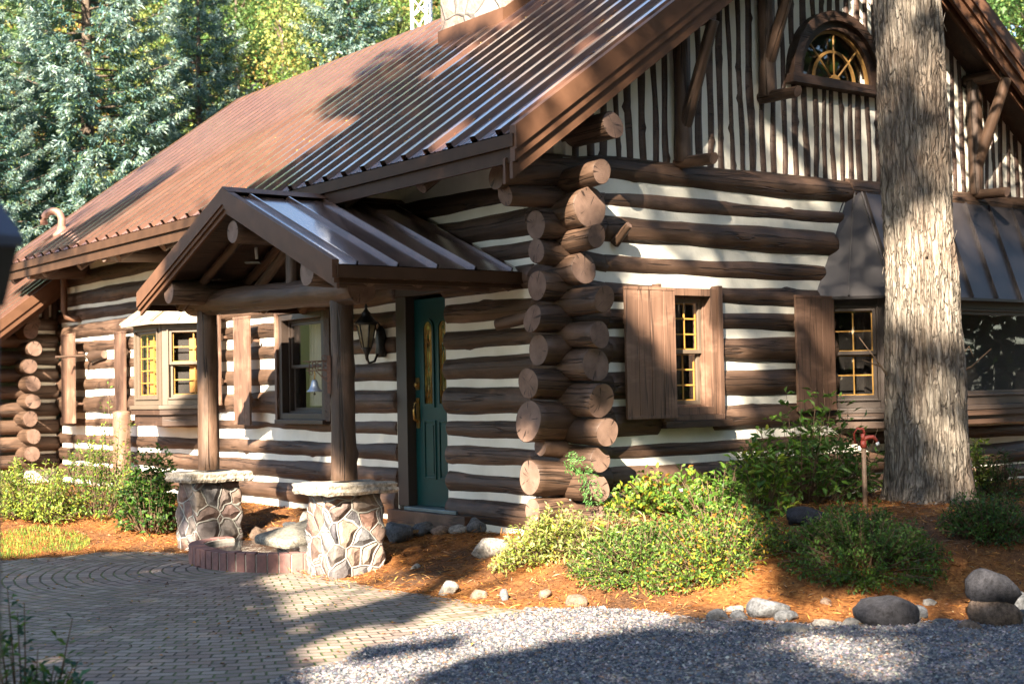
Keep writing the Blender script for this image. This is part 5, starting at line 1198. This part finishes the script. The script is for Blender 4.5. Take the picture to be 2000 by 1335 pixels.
RK = [ # px, py(base), width px, height px, material, label
 (782, 1058, 62, 40, M_ROCKG, 'rounded grey boulder right of the sunny pillar'), (829, 1044, 46, 24, M_ROCKG, 'flat grey cobble next to the boulder by the pillar'), (862, 1042, 36, 18, M_ROCKT, 'small tan cobble in the row below the door step'), (893, 1040, 40, 18, M_ROCKW, 'pale flat cobble in the row below the door step'), (938, 1037, 58, 40, M_ROCKG, 'upright grey boulder under the bottom log right of the door'),
 (958, 1086, 66, 34, M_ROCKW, 'pale stone peeking out left of the yellow shrub'), (876, 1160, 38, 26, M_ROCKW, 'white round stone alone on the needles in full sun'), (935, 1168, 30, 20, M_ROCKT, 'tan stone among the needles right of the white one'), (985, 1172, 18, 24, M_ROCKG, 'narrow grey stone standing in the needles'), (1064, 1166, 32, 18, M_ROCKT, 'tan stone at the middle of the needle slope'), (1122, 1182, 44, 22, M_ROCKT, 'low sandy stone near the gravel edge'), (1176, 1194, 16, 14, M_ROCKW, 'tiny white pebble by the gravel edge'),
 (1338, 1222, 34, 20, M_ROCKT, 'brown stone at the left end of the gravel border'), (1402, 1214, 38, 26, M_ROCKG, 'round grey stone in the gravel border'), (1435, 1192, 40, 14, M_ROCKW, 'flat pale flake lying on another stone'), (1443, 1206, 32, 18, M_ROCKG, 'small grey stone under the pale flake'), (1500, 1202, 70, 38, M_ROCKG, 'broad speckled grey stone with a crack'), (1536, 1212, 40, 22, M_ROCKG, 'blue grey wedge right of the speckled stone'), (1548, 1238, 60, 22, M_ROCKW, 'pale stone half sunk in the gravel'), (1610, 1226, 42, 20, M_ROCKW, 'white low stone at the gravel edge'), (1668, 1226, 40, 24, M_ROCKW, 'white angular stone left of the largest boulder'),
 (1730, 1222, 112, 56, M_ROCKD, 'largest rounded boulder in the gravel border'), (1790, 1206, 36, 26, M_ROCKG, 'bluish stone touching the largest boulder'), (1845, 1218, 40, 14, M_ROCKG, 'flat grey stone right of the bluish one'), (1944, 1222, 86, 66, M_ROCKT, 'mottled boulder under the dark pointed rock'), (1985, 1195, 60, 46, M_ROCKG, 'grey boulder at the right edge of the photo'), (1990, 1220, 44, 30, M_ROCKG, 'small stone at the right edge beside the gravel'), (1893, 1232, 40, 22, M_ROCKT, 'brownish flat stone before the mottled boulder'),
 (1575, 1075, 80, 30, M_ROCKD, 'flat dark stepping slab between the low shrubs'), (1470, 1198, 22, 12, M_ROCKW, 'chip of pale stone between two larger ones'), (812, 1110, 20, 12, M_ROCKW, 'small white stone up the mulch slope'), (1613, 1178, 20, 14, M_ROCKT, 'small stone in the needles above the white one'), (1815, 1180, 26, 14, M_ROCKW, 'small pale stone above the largest boulder'),
 (505, 1052, 34, 24, M_ROCKT, 'pinkish stone behind the pond next to the left pillar'), (540, 1045, 36, 18, M_ROCKT, 'light stone in the middle behind the pond'), (570, 1036, 36, 20, M_ROCKG, 'grey stone behind the pond'), (600, 1030, 40, 30, M_ROCKW, 'pale stone behind the pond beside the right pillar')]
for i, (px_, py_, w_, h_, m_, lb) in enumerate(RK):
    p = gp(px_, py_-2); dep = float((p-CAM)@M[2]); k = dep/2781.1
    rock((p[0], p[1], p[2]-.02), (w_*k*1.2, w_*k*.95, h_*k*1.45), m_, lb, 40+i, GS, rz=-.93+R.uniform(-.3, .3))
p = gp(1944, 1220); k = float((p-CAM)@M[2])/2781.1
rock((p[0]-.01, p[1], p[2]+.16), (104*k, 80*k, 84*k), M_ROCKD, 'dark pointed rock on top of the mottled boulder', 104, GS, rz=-.9, sub=3)
# pale slab sloping into the pond
mb = MB(); a = np.array([-1.70, 2.50, -.33]); e1 = np.array([.78, .06, .13]); e2 = np.array([.10, -.62, -.02]); 
a = np.array([-1.62, 2.78, -.335])
mb.hexa([a, a+e1*.9, a+e1+e2, a+e2*.9-e1*.04, a+(0, 0, .09), a+e1*.9+(0, 0, .10), a+e1+e2+(0, 0, .08), a+e2*.9-e1*.04+(0, 0, .085)])
o = mb.build('stone_slab', M_SLABST, None, bevel=.03); tag(o, 'pale worn slab leaning over the pond water', 'slab')
# door mat
MBx = MB(); mz_ = -.235
MBx.box((-.75, 1.62, mz_), (-.24, 2.42, mz_+.03)); tag(MBx.build('door_mat', M_MAT, None, bevel=.005), 'brown coir mat on the ground before the green door', 'mat')
# ------------------------------------------------------------------ wall lantern
lp = np.array([-.30, 2.76, 1.62]); wl_ = empty('wall_lantern', (-.14, 2.80, 1.60), 'black carriage lantern on the log wall left of the green door', 'lantern'); WORLD[wl_.name] = Vector((-.14, 2.80, 1.60))
mb = MB(); mb.lathe((-.13, 2.84, 1.60), [(.045, -.16), (.06, -.12), (.05, -.04), (.058, .04), (.045, .12), (.02, .16)], 12); mb.build('back_plate', M_BLACK, wl_)
mb = MB(); mb.tube([(-.15, 2.84, 1.52), (-.22, 2.82, 1.40), (-.32, 2.77, 1.38), (-.36, 2.74, 1.46), (-.36, 2.74, 1.50)], .012, 8); mb.tube([(-.15, 2.84, 1.66), (-.20, 2.83, 1.74), (-.17, 2.84, 1.80), (-.13, 2.85, 1.76)], .009, 6); mb.build('arm', M_BLACK, wl_)
lc = np.array([-.36, 2.74]); mb = MB(); mg = MB(); n6 = 6
B = [(lc[0]+.048*math.cos(k*math.pi/3+.3), lc[1]+.048*math.sin(k*math.pi/3+.3), 1.53) for k in range(6)]; T = [(lc[0]+.098*math.cos(k*math.pi/3+.3), lc[1]+.098*math.sin(k*math.pi/3+.3), 1.77) for k in range(6)]
for k in range(6):
    mb.tube([B[k], T[k]], .008, 6); a, b, c, d = [np.array(v) for v in (B[k], B[(k+1) % 6], T[(k+1) % 6], T[k])]; mg.add([a, b, c, d], [(0, 1, 2, 3)])
mb.tube(B+[B[0]], .009, 6); mb.tube(T+[T[0]], .010, 6); mb.build('lantern_frame', M_BLACK, wl_)
t_ = NT('frosted_lamp_glass'); t_.set(Base_Color=(.30, .26, .16, 1), Roughness=.12, Specular_IOR_Level=.8, Alpha=.75); mg.build('lantern_glass', t_.m, wl_)
mb = MB(); mb.lathe((lc[0], lc[1], 0), [(.125, 1.772), (.12, 1.785), (.075, 1.83), (.045, 1.87), (.05, 1.88), (.03, 1.90), (.012, 1.93), (.02, 1.945), (.004, 1.98)], 12); mb.build('lantern_cap', M_BLACK, wl_)
mb = MB(); mb.lathe((lc[0], lc[1], 0), [(.003, 1.40), (.014, 1.42), (.02, 1.46), (.045, 1.51), (.05, 1.53)], 12); mb.build('lantern_base', M_BLACK, wl_)
# ------------------------------------------------------------------ bell and bracket on the porch post
bd = unit(np.array([-M[0][0], -M[0][1], 0])); b0 = np.array([P2[0], P2[1], 0])+bd*.112; tow = -M[2]*np.array([1, 1, 0]); tow = unit(tow)
bell = empty('bell_bracket', tuple(b0+np.array([0, 0, 1.25])), 'rusty iron bracket with cut out letters on the right porch post', 'bracket'); WORLD[bell.name] = Vector(bell.location)
zb = float(onx(645, 695, P2[0])[2]); zl = float(onx(645, 768, P2[0])[2]); H3 = zb-zl
mb = MB(); mb.obox(b0, bd, (0, 0, 1), tow, (-.012, zl, .0), (.02, zb, .045)); mb.build('mounting_plate', M_RUST, bell)
zt_ = zb-.045; mb = MB(); Lb = .235
mb.tube([b0+np.array([0, 0, zt_])+tow*.02, b0+bd*Lb+np.array([0, 0, zt_-.004])+tow*.02], .005, 6); mb.tube([b0+np.array([0, 0, zt_-.085])+tow*.02, b0+bd*(Lb-.03)+np.array([0, 0, zt_-.085])+tow*.02], .005, 6); mb.build('bracket_bar', M_RUST, bell)
def curl(c, r, a0, a1, k=14): return [c+bd*r*(1-.6*i/k)*math.cos(a0+(a1-a0)*i/k)+np.array([0, 0, 1])*r*(1-.6*i/k)*math.sin(a0+(a1-a0)*i/k)+tow*.02 for i in range(k+1)]
mb = MB(); mb.tube(curl(b0+bd*.05+np.array([0, 0, zt_-.12]), .035, 1.5, 7.5), .004, 5); mb.tube(curl(b0+bd*.16+np.array([0, 0, zt_-.105]), .022, 1.5, -4.5), .0035, 5); mb.tube(curl(b0+bd*.045+np.array([0, 0, zt_+.028]), .028, -1.5, 4.6), .0035, 5); mb.tube([b0+np.array([0, 0, zt_-.20])+tow*.02, b0+bd*.06+np.array([0, 0, zt_-.15])+tow*.02, b0+bd*.12+np.array([0, 0, zt_-.088])+tow*.02], .0045, 5); mb.build('scrollwork', M_RUST, bell)
mb = MB(); G = {'T': [(0, 1, 1, 1), (.5, 1, .5, 0)], 'R': [(0, 0, 0, 1), (0, 1, .9, 1), (.9, 1, .9, .5), (.9, .5, 0, .5), (.4, .5, 1, 0)], 'E': [(0, 0, 0, 1), (0, 1, .9, 1), (0, .5, .8, .5), (0, 0, .9, 0)]}
for i, ch in enumerate('TREE'):
    for (xa, ya, xb_, yb_) in G[ch]:
        f = lambda X_, Y_: b0+bd*(.195-.046*i-X_*.032)+np.array([0, 0, zt_-.078+.068*Y_])+tow*.02
        mb.tube([f(xa, ya), f(xb_, yb_)], .0045, 5)
mb.build('bracket_lettering', M_RUST, bell)
bc = b0+bd*.135+tow*.02; zt2 = zt_-.09; bo = empty('bell', tuple(bc+np.array([0, 0, zt2-.2])), 'small grey metal bell hanging from the rusty bracket', 'bell'); WORLD[bo.name] = Vector(bo.location)
mb = MB(); mb.lathe((bc[0], bc[1], 0), [(.004, zt2-.075), (.022, zt2-.078), (.028, zt2-.095), (.036, zt2-.13), (.052, zt2-.16), (.070, zt2-.175), (.072, zt2-.182), (.060, zt2-.178)], 20); mb.build('bell_body', M_TIN, bo)
mb = MB(); mb.tube([(bc[0], bc[1], zt2), (bc[0]+.006, bc[1], zt2-.03), (bc[0], bc[1], zt2-.08)], .006, 6); mb.build('bell_hanger', M_BRASS, bo)
mb = MB(); mb.tube([(bc[0], bc[1], zt2-.12), (bc[0], bc[1], zt2-.19)], .004, 6); mb.lathe((bc[0], bc[1], zt2-.20), [(.002, -.012), (.012, 0), (.002, .012)], 8); mb.build('clapper', M_BLACK, bo)
# motion light under the porch gable
e = onx(500, 500, -1.3); ml_ = empty('security_light', tuple(e), 'small grey floodlight with a white arm under the porch gable', 'floodlight'); WORLD[ml_.name] = Vector(tuple(e))
mb = MB(); mb.tube([e+np.array([0, 0, .10]), e+np.array([0, -.015, -.03])], .016, 8); mb.build('lamp_arm', M_WHITE, ml_)
mb = MB(); mb.obox(e+np.array([0, .07, -.06]), bd, (0, 0, 1), tow, (-.075, -.008, -.05), (.075, .008, .05)); q_ = mb.build('lamp_head', plain('lamp_head_grey', (.25, .28, .28), .4), ml_, bevel=.004)
# ------------------------------------------------------------------ yard hydrant
sp_ = gp(1690, 990); hy0 = empty('yard_hydrant', tuple(sp_), 'red topped water hydrant on a thin brown pipe before the cedar', 'hydrant'); WORLD[hy0.name] = Vector(tuple(sp_))
k = float((sp_-CAM)@M[2])/2781.1; zt3 = sp_[2]+118*k; rd_ = M[0]*np.array([1, 1, 0]); X0 = np.array([sp_[0], sp_[1], 0]); ZZ = np.array([0, 0, 1.])
mb = MB(); mb.tube([X0+ZZ*(sp_[2]-.2), X0+ZZ*zt3], 4.7*k, 12); mb.build('pipe', M_PIPE, hy0)
mb = MB(); mb.tube([X0+ZZ*(zt3-.01), X0+ZZ*(zt3+.05)], [6.5*k, 5.5*k], 12); mb.tube([X0+ZZ*(zt3+.045), X0+ZZ*(zt3+.075)+rd_*.03, X0+ZZ*(zt3+.08)+rd_*.085, X0+ZZ*(zt3+.04)+rd_*.115], [5.2*k, 4.6*k, 4.2*k, 4*k], 12); mb.tube([X0+ZZ*(zt3+.05), X0+ZZ*(zt3+.11)-rd_*.005], [5*k, 4*k], 10); mb.build('spout', M_REDPAINT, hy0)
mb = MB(); mb.tube([X0+ZZ*(zt3+.035)+rd_*.117, X0+ZZ*(zt3+.008)+rd_*.122], 3.6*k, 10); mb.build('outlet', M_WHITE, hy0)
mb = MB(); mb.tube([X0+ZZ*(zt3+.10)+rd_*.012, X0+ZZ*(zt3+.15)-rd_*.0, X0+ZZ*(zt3+.155)-rd_*.05, X0+ZZ*(zt3+.11)-rd_*.078, X0+ZZ*(zt3+.03)-rd_*.07], [.011, .013, .012, .011, .009], 8); mb.build('lever', M_REDPAINT, hy0)
# ------------------------------------------------------------------ lamp post close to the camera, cut by the left edge
lp_ = CAM+2.9*ray(-34, 470); lx, ly = float(lp_[0]), float(lp_[1]); gz0 = Hf(lx, ly)
lamp = empty('lamp_post', (lx, ly, gz0), 'blurred dark lantern post cut by the left edge close to the viewer', 'lamp post'); WORLD[lamp.name] = Vector((lx, ly, gz0))
k = 2.9/2781.1; z_ = lambda py: float((CAM+2.9*ray(-34, py))[2])
mb = MB()
def frust(mb, prof, n=4, rot=.93):
    for (r0, z0), (r1, z1) in zip(prof[:-1], prof[1:]):
        A = [(lx+r0*math.cos(rot+i*2*math.pi/n), ly+r0*math.sin(rot+i*2*math.pi/n), z0) for i in range(n)]; B = [(lx+r1*math.cos(rot+i*2*math.pi/n), ly+r1*math.sin(rot+i*2*math.pi/n), z1) for i in range(n)]
        mb.add(A+B, [tuple(range(n))[::-1], tuple(range(n, 2*n))]+[(i, (i+1) % n, n+(i+1) % n, n+i) for i in range(n)])
frust(mb, [(80*k, z_(482)), (80*k, z_(462)), (30*k, z_(388)), (8*k, z_(345))]); mb.build('lamp_roof', M_POSTLAMP, lamp)
mb = MB(); frust(mb, [(42*k, z_(600)), (70*k, z_(483))]); mb.build('lamp_housing', M_BLACK, lamp)
mb = MB(); mb.tube([(lx, ly, gz0-.2), (lx, ly, z_(600))], .03, 10); mb.build('post', M_BLACK, lamp)
# ------------------------------------------------------------------ shrubs
def shrub(name, px_, py_, w_, h_, seed, cols, wts, nst, lf, label, cat='shrub', group='shrubs in the planting beds', dense=1., shape=.5, aspect=.45, droop=0, dep=.8, back=0, tip=None, mat=M_LEAF, base=None):
    """px, py: foot of the plant in the photo; w, h in photo pixels at that distance; base overrides the point"""
    g = np.random.default_rng(seed); p = gp(px_, py_) if base is None else np.array(base, float); k = float((p-CAM)@M[2])/2781.1; rw = w_*k/2; hh = h_*k
    fw = unit(M[2]*np.array([1, 1, 0])); rt = unit(M[0]*np.array([1, 1, 0])); cen = p+fw*(rw*dep*.9+back); cen[2] = Hf(cen[0], cen[1])
    o = empty(name, tuple(cen), label, cat, group); WORLD[o.name] = Vector(tuple(cen)); mb = MB(); P = []; D = []; U = []; T = []
    for s in range(nst):
        a = g.uniform(0, 6.283); q = math.sqrt(g.uniform(0, 1)); ex = q*math.cos(a)*rw; ey = q*math.sin(a)*rw*dep; env = max(.15, (1-q**2.2))**shape; hz = hh*env*(g.uniform(.38, 1.0) if g.uniform() < .8 else g.uniform(.95, 1.22))
        b = rt*ex*.45+fw*ey*.45; b[2] = Hf(cen[0]+b[0], cen[1]+b[1])-cen[2]; e = rt*ex+fw*ey; e[2] = Hf(cen[0]+e[0], cen[1]+e[1])-cen[2]+hz; m = (b+e)/2+np.array([0, 0, .12*hz])
        cur = lambda t: (1-t)**2*b+2*t*(1-t)*m+t*t*e
        mb.tube([cur(0), cur(.5), cur(1)], [.006, .004, .002], 4, caps=False)
        L = np.linalg.norm(e-b); nn = max(5, int(L/lf*1.9*dense)); tt = g.uniform(.18, 1, nn)**.7
        for t in tt:
            tg = unit(cur(min(t+.05, 1.05))-cur(t)); sv = unit(np.cross(tg, g.normal(size=3))); sb = g.uniform(0, 1)
            c = cur(t)+sv*lf*g.uniform(0, 1.3)*sb; P.append(c); D.append(sv*.9+tg*.5+np.array([0, 0, -droop])+g.normal(0, .25, 3)); U.append(np.array([0, 0, 1.])+g.normal(0, .45, 3)); T.append(t)
    n = len(P); T = np.array(T)[:, None]; col = pal(g, n, cols, wts, .2)
    if tip is not None: f = np.clip((T-.6)*2.5, 0, 1)*g.uniform(0, 1, (n, 1)); col = col*(1-f)+np.array(tip)*f
    link('foliage', leafmesh('foliage', np.array(P), np.array(D), np.array(U), g.uniform(.7, 1.25, n)*lf, g.uniform(.7, 1.2, n)*lf*aspect, col), o, [mat], loc=tuple(cen))
    me = bpy.data.meshes.new('stems'); me.from_pydata(mb.V, [], mb.F); me.update(); link('stems', me, o, [M_TWIG], loc=tuple(cen)); return o
SPY = (.25, .31, .06); SPG = (.085, .15, .03); SPD = (.045, .09, .02)
shrub('spirea_bush', 35, 1026, 210, 105, 1, [SPY, YGREEN, SPG], [3, 3, 3], 260, .042, 'bright yellow green bush at the left edge', dense=1.2, shape=.6)
shrub('loose_shrub', 165, 1022, 230, 160, 2, [SPG, YGREEN, SPD, LGREEN], [3, 2, 2, 3], 170, .042, 'airy green shrub climbing over the lower logs at the left', dense=1.1, shape=.9)
shrub('loose_shrub', 200, 1010, 150, 260, 22, [SPG, YGREEN, LGREEN], [3, 2, 3], 34, .045, 'thin straggling shoots above the airy shrub', dense=.55, shape=1.0)
shrub('dark_shrub', 285, 1052, 150, 150, 3, [GREEN, DGREEN, SPD, LGREEN], [4, 3, 2, 1], 150, .065, 'dark leafy shrub left of the shaded pillar', dense=1.2, aspect=.55, shape=.7)
shrub('spirea_bush', 1060, 1108, 220, 80, 4, [SPY, YGREEN, SPG, YEL], [4, 3, 2, .7], 230, .040, 'sunlit golden bush at the left end of the bed', dense=1.3, tip=(.5, .5, .22), shape=.8)
shrub('feathery_plant', 1185, 1062, 240, 66, 5, [PALE, YGREEN, LGREEN], [2, 3, 3], 120, .075, 'pale feathery plant under the corner logs', dense=1.0, aspect=.22, droop=.4, tip=(.48, .48, .25), shape=.7)
shrub('loose_shrub', 1330, 1068, 330, 80, 6, [LGREEN, YGREEN, SPG, YEL, ORG], [4, 2.5, 4, .7, .5], 260, .058, 'yellowing shrub below the plank shutter window', dense=1.1, aspect=.6, shape=.8)
shrub('loose_shrub', 1410, 1062, 260, 112, 66, [LGREEN, SPG, GREEN], [4, 3, 3], 90, .06, 'taller green shoots right of the yellowing shrub', dense=.8, aspect=.6, shape=.9)
shrub('spirea_bush', 1260, 1156, 320, 66, 7, [SPG, LGREEN, SPD, YGREEN], [3, 2, 3, 1], 330, .034, 'low spreading green bush at the front of the bed', dense=1.4, shape=.7)
shrub('spirea_bush', 1415, 1148, 340, 95, 8, [SPG, YGREEN, YEL, LGREEN, ORG, SPD], [5, 1.6, .8, 3, .8, 2], 360, .038, 'green bush with orange tinted leaves in mid bed', dense=1.3, shape=.75)
shrub('dogwood_bush', 1590, 992, 320, 195, 9, [GREEN, LGREEN, (.09, .17, .04)], [3, 3, 3], 150, .105, 'tall dogwood with long dark green leaves left of the cedar', dense=.9, aspect=.36, droop=.15, shape=.7)
shrub('dogwood_bush', 1655, 984, 210, 235, 99, [GREEN, LGREEN, (.09, .18, .04)], [3, 3, 3], 46, .10, 'upright dogwood shoots against the dark bay sash', dense=.8, aspect=.34, droop=.1, shape=.6)
shrub('dogwood_bush', 1490, 1012, 190, 150, 10, [LGREEN, GREEN, YGREEN], [4, 3, 2], 80, .085, 'lighter leafy bush beneath the dark bay shutter', dense=.9, aspect=.42, shape=.8)
shrub('spirea_bush', 1720, 1140, 360, 98, 11, [GREEN, SPG, LGREEN, SPD], [3, 4, 2, 1], 380, .036, 'low green bush in shade before the hydrant', dense=1.3, shape=.8)
shrub('spirea_bush', 1960, 1078, 220, 90, 12, [GREEN, SPG, DGREEN, SPD], [3, 2, 2, 3], 200, .036, 'low green bush at the right edge', dense=1.3, shape=.8)
shrub('loose_shrub', 1925, 972, 100, 110, 13, [YGREEN, LGREEN, PALE], [3, 3, 2], 80, .055, 'bright sunlit shrub just right of the cedar base', dense=1.1, aspect=.4, shape=.8)
shrub('dark_shrub', 1975, 975, 120, 85, 14, [DGREEN, GREEN], [3, 2], 90, .045, 'dark needled shrub under the picture window', dense=1.3, aspect=.25, mat=M_NEEDLE, shape=.8)
shrub('seedling', 1300, 968, 40, 44, 15, [GREEN, LGREEN], [2, 1], 5, .05, 'thin seedling before the lowest right hand logs', dense=.8, group=None, cat='plant')
fp = np.array(onz(95, 1372, -.49))
def fg(px_, dep_): p = CAM+dep_*ray(px_, 900); return (p[0], p[1], Hf(p[0], p[1]))
shrub('young_plant', 0, 0, 330, 330, 16, [GREEN, (.03, .08, .05), LGREEN], [3, 3, 1], 40, .055, 'blurred leafy plant at the bottom left corner', dense=.7, aspect=.45, group='plants close to the viewer', base=fg(10, 6.2), cat='plant', shape=.8)
shrub('young_plant', 0, 0, 150, 160, 17, [(.05, .13, .06), GREEN, LGREEN], [3, 2, 1], 9, .07, 'single upright stem near the bottom left corner', dense=.9, aspect=.5, group='plants close to the viewer', base=fg(165, 6.3), cat='plant', shape=.6)
shrub('dark_shrub', 0, 0, 420, 260, 18, [DGREEN, GREEN], [3, 2], 60, .05, 'dark blurred plant filling the bottom left edge', dense=.8, group='plants close to the viewer', base=fg(-90, 6.0), cat='plant', shape=.7)
# conifer twig lying over the corner logs
g = np.random.default_rng(77); tw = [ony(1098, 898, -.55), ony(1130, 905, -.6), ony(1152, 935, -.62), ony(1160, 985, -.62)]; tw = [np.array(v) for v in tw]
P = []; D = []
for i in range(420):
    s = g.uniform(0, 2.99); j = int(s); f = s-j; c = tw[j]*(1-f)+tw[min(j+1, 3)]*f; tg = unit(tw[min(j+1, 3)]-tw[j]); sv = unit(np.cross(tg, [M[2]])[0])*g.choice((-1, 1)); l = g.uniform(0, .085)*(1-.3*f); P.append(c+sv*l+tg*l*.5+g.normal(0, .006, 3)); D.append(sv*.7+tg+g.normal(0, .25, 3))
n = len(P); o = link('cedar_twig', leafmesh('cedar_twig', np.array(P), np.array(D), -M[2]+g.normal(0, .5, (n, 3)), g.uniform(.02, .035, n), .009, pal(g, n, [(.05, .13, .03), (.10, .2, .05)], [2, 1])), None, [M_NEEDLE]); tag(o, 'green cedar sprig hanging over the lowest corner logs', 'twig')
# ------------------------------------------------------------------ ground litter
def scatter(n, x0, x1, y0, y1, ok, g):
    x = g.uniform(x0, x1, n); y = g.uniform(y0, y1, n); m = ok(x, y); return x[m], y[m]
g = np.random.default_rng(55)
x, y = scatter(60000, -4.5, 5.0, -5.2, 7.5, lambda x, y: (edge_dist(x, y) > -.10-.18*g.uniform(0, 1, len(x))**3) & ~((x > -.1) & (y > -.1)) & (np.hypot(x+7.7, y+9.6) < 18), g)
n = len(x); P = np.stack([x, y, H(x, y)+g.uniform(.0, .022, n)], 1); D = rdir(g, n)*np.array([1, 1, .28]); L = g.uniform(.035, .10, n)
o = link('needle_litter', leafmesh('needle_litter', P, D, np.array([0, 0, 1])+rdir(g, n)*.5, L, g.uniform(.003, .007, n), pal(g, n, [(.46, .20, .05), (.30, .12, .035), (.55, .30, .10), (.12, .06, .03), (.40, .28, .17)], [5, 3, 3, 1.5, 1], .25)), None, [M_CHIP]); tag(o, 'orange brown needles strewn over the bed', 'needles', kind='stuff')
x, y = scatter(5000, -4, 5, -5, 7, lambda x, y: (edge_dist(x, y) > -.02) & ~((x > -.1) & (y > -.1)), g); n = len(x)
P = np.stack([x, y, H(x, y)+g.uniform(.004, .02, n)], 1)
o = link('bark_chips', leafmesh('bark_chips', P, rdir(g, n)*np.array([1, 1, .3]), np.array([0, 0, 1])+rdir(g, n)*.4, g.uniform(.02, .05, n), g.uniform(.010, .022, n), pal(g, n, [(.16, .08, .045), (.10, .055, .035), (.28, .18, .12)], [3, 3, 1], .25)), None, [M_CHIP]); tag(o, 'dark bark chips mixed into the bed', 'bark chips', kind='stuff')
# a few fallen leaves on the paving
x, y = scatter(700, -7, -1.7, -2.5, 4.6, lambda x, y: edge_dist(x, y) < 0, g); n = len(x)
o = link('fallen_leaves', leafmesh('fallen_leaves', np.stack([x, y, np.full(n, -.484)], 1), rdir(g, n)*np.array([1, 1, .1]), np.array([0, 0, 1])+rdir(g, n)*.3, g.uniform(.02, .05, n), g.uniform(.008, .03, n), pal(g, n, [(.25, .12, .03), (.10, .05, .03), (.35, .22, .05)], [3, 3, 1])), None, [M_CHIP]); tag(o, 'dry leaves and crumbs scattered on the paving', 'leaves', kind='stuff')
# loose stones of the drive: many small faceted pebbles in one mesh
x, y = scatter(120000, -5.5, 3.5, -6.3, -1.2, lambda x, y: (edge_dist(x, y) < .10) & (y < gborder(x)+.06+.05*np.sin(x*9)) & (np.hypot(x+7.7, y+9.6) > 5.4), g); n = len(x)
oc = np.array([(1, 0, 0), (0, 1, 0), (-1, 0, 0), (0, -1, 0), (0, 0, 1)], float); sz = g.uniform(.005, .0135, (n, 1, 1))*np.stack([g.uniform(.7, 1.3, n), g.uniform(.7, 1.3, n), g.uniform(.5, 1., n)], 1)[:, None, :]
a = g.uniform(0, 6.28, n); ca, sa = np.cos(a), np.sin(a); Q = (oc[None]+g.normal(0, .22, (n, 5, 3)))*sz; Q = np.stack([Q[..., 0]*ca[:, None]-Q[..., 1]*sa[:, None], Q[..., 0]*sa[:, None]+Q[..., 1]*ca[:, None], Q[..., 2]], -1)
zg = np.where(edge_dist(x, y) > 0, H(x, y), -.484)+.008*lump(x*1.4, y*1.4)+.004
V = (Q+np.stack([x, y, zg], 1)[:, None, :]).reshape(-1, 3); i = np.arange(n)*5; F = np.concatenate([np.stack([i+k_, i+(k_+1) % 4, i+4], 1) for k_ in range(4)])
C = np.repeat(pal(g, n, [(.115, .12, .14), (.19, .18, .185), (.34, .31, .28), (.06, .063, .075), (.20, .13, .09)], [4, 4, 1.6, 3, 1.2], .2), 5, 0)
o = link('loose_gravel', npmesh('loose_gravel', V, F, col=C), None, [M_CHIP]); tag(o, 'pale crushed stones covering the drive', 'gravel', kind='stuff')
# grass patch by the paving
x, y = scatter(16000, -4.5, -1.9, 4.3, 7.2, lambda x, y: (edge_dist(x, y) > .02) & (np.hypot((x+3.05)/.85, (y-5.25)/.52) < .95+.1*np.sin(x*9)), g); n = len(x)
o = link('grass_patch', leafmesh('grass_patch', np.stack([x, y, H(x, y)], 1), rdir(g, n)*.35+np.array([0, 0, 1]), rdir(g, n), g.uniform(.03, .065, n), .006, pal(g, n, [(.12, .20, .03), (.26, .30, .05), (.08, .16, .02)], [3, 2, 2])), None, [M_LEAF]); tag(o, 'short sunlit grass beside the paving', 'grass', kind='stuff')

g = np.random.default_rng(91); n = 1500; yy = g.uniform(YN+.1, YF-.2, n); xx = EX+.05+(RX-EX-.1)*g.uniform(0, 1, n)
P = np.stack([xx, yy, EZ+SL*(xx-EX)+.012], 1); D = np.stack([np.ones(n), g.normal(0, .5, n), SL*np.ones(n)], 1)
o = link('roof_litter', leafmesh('roof_litter', P, D, np.broadcast_to(nrm, (n, 3)), g.uniform(.03, .08, n), g.uniform(.01, .03, n), pal(g, n, [(.42, .20, .05), (.30, .14, .05), (.5, .33, .10)], [2, 2, 1])), None, [M_CHIP]); tag(o, 'fallen needles and leaf bits caught on the big roof', 'leaf litter', kind='stuff')
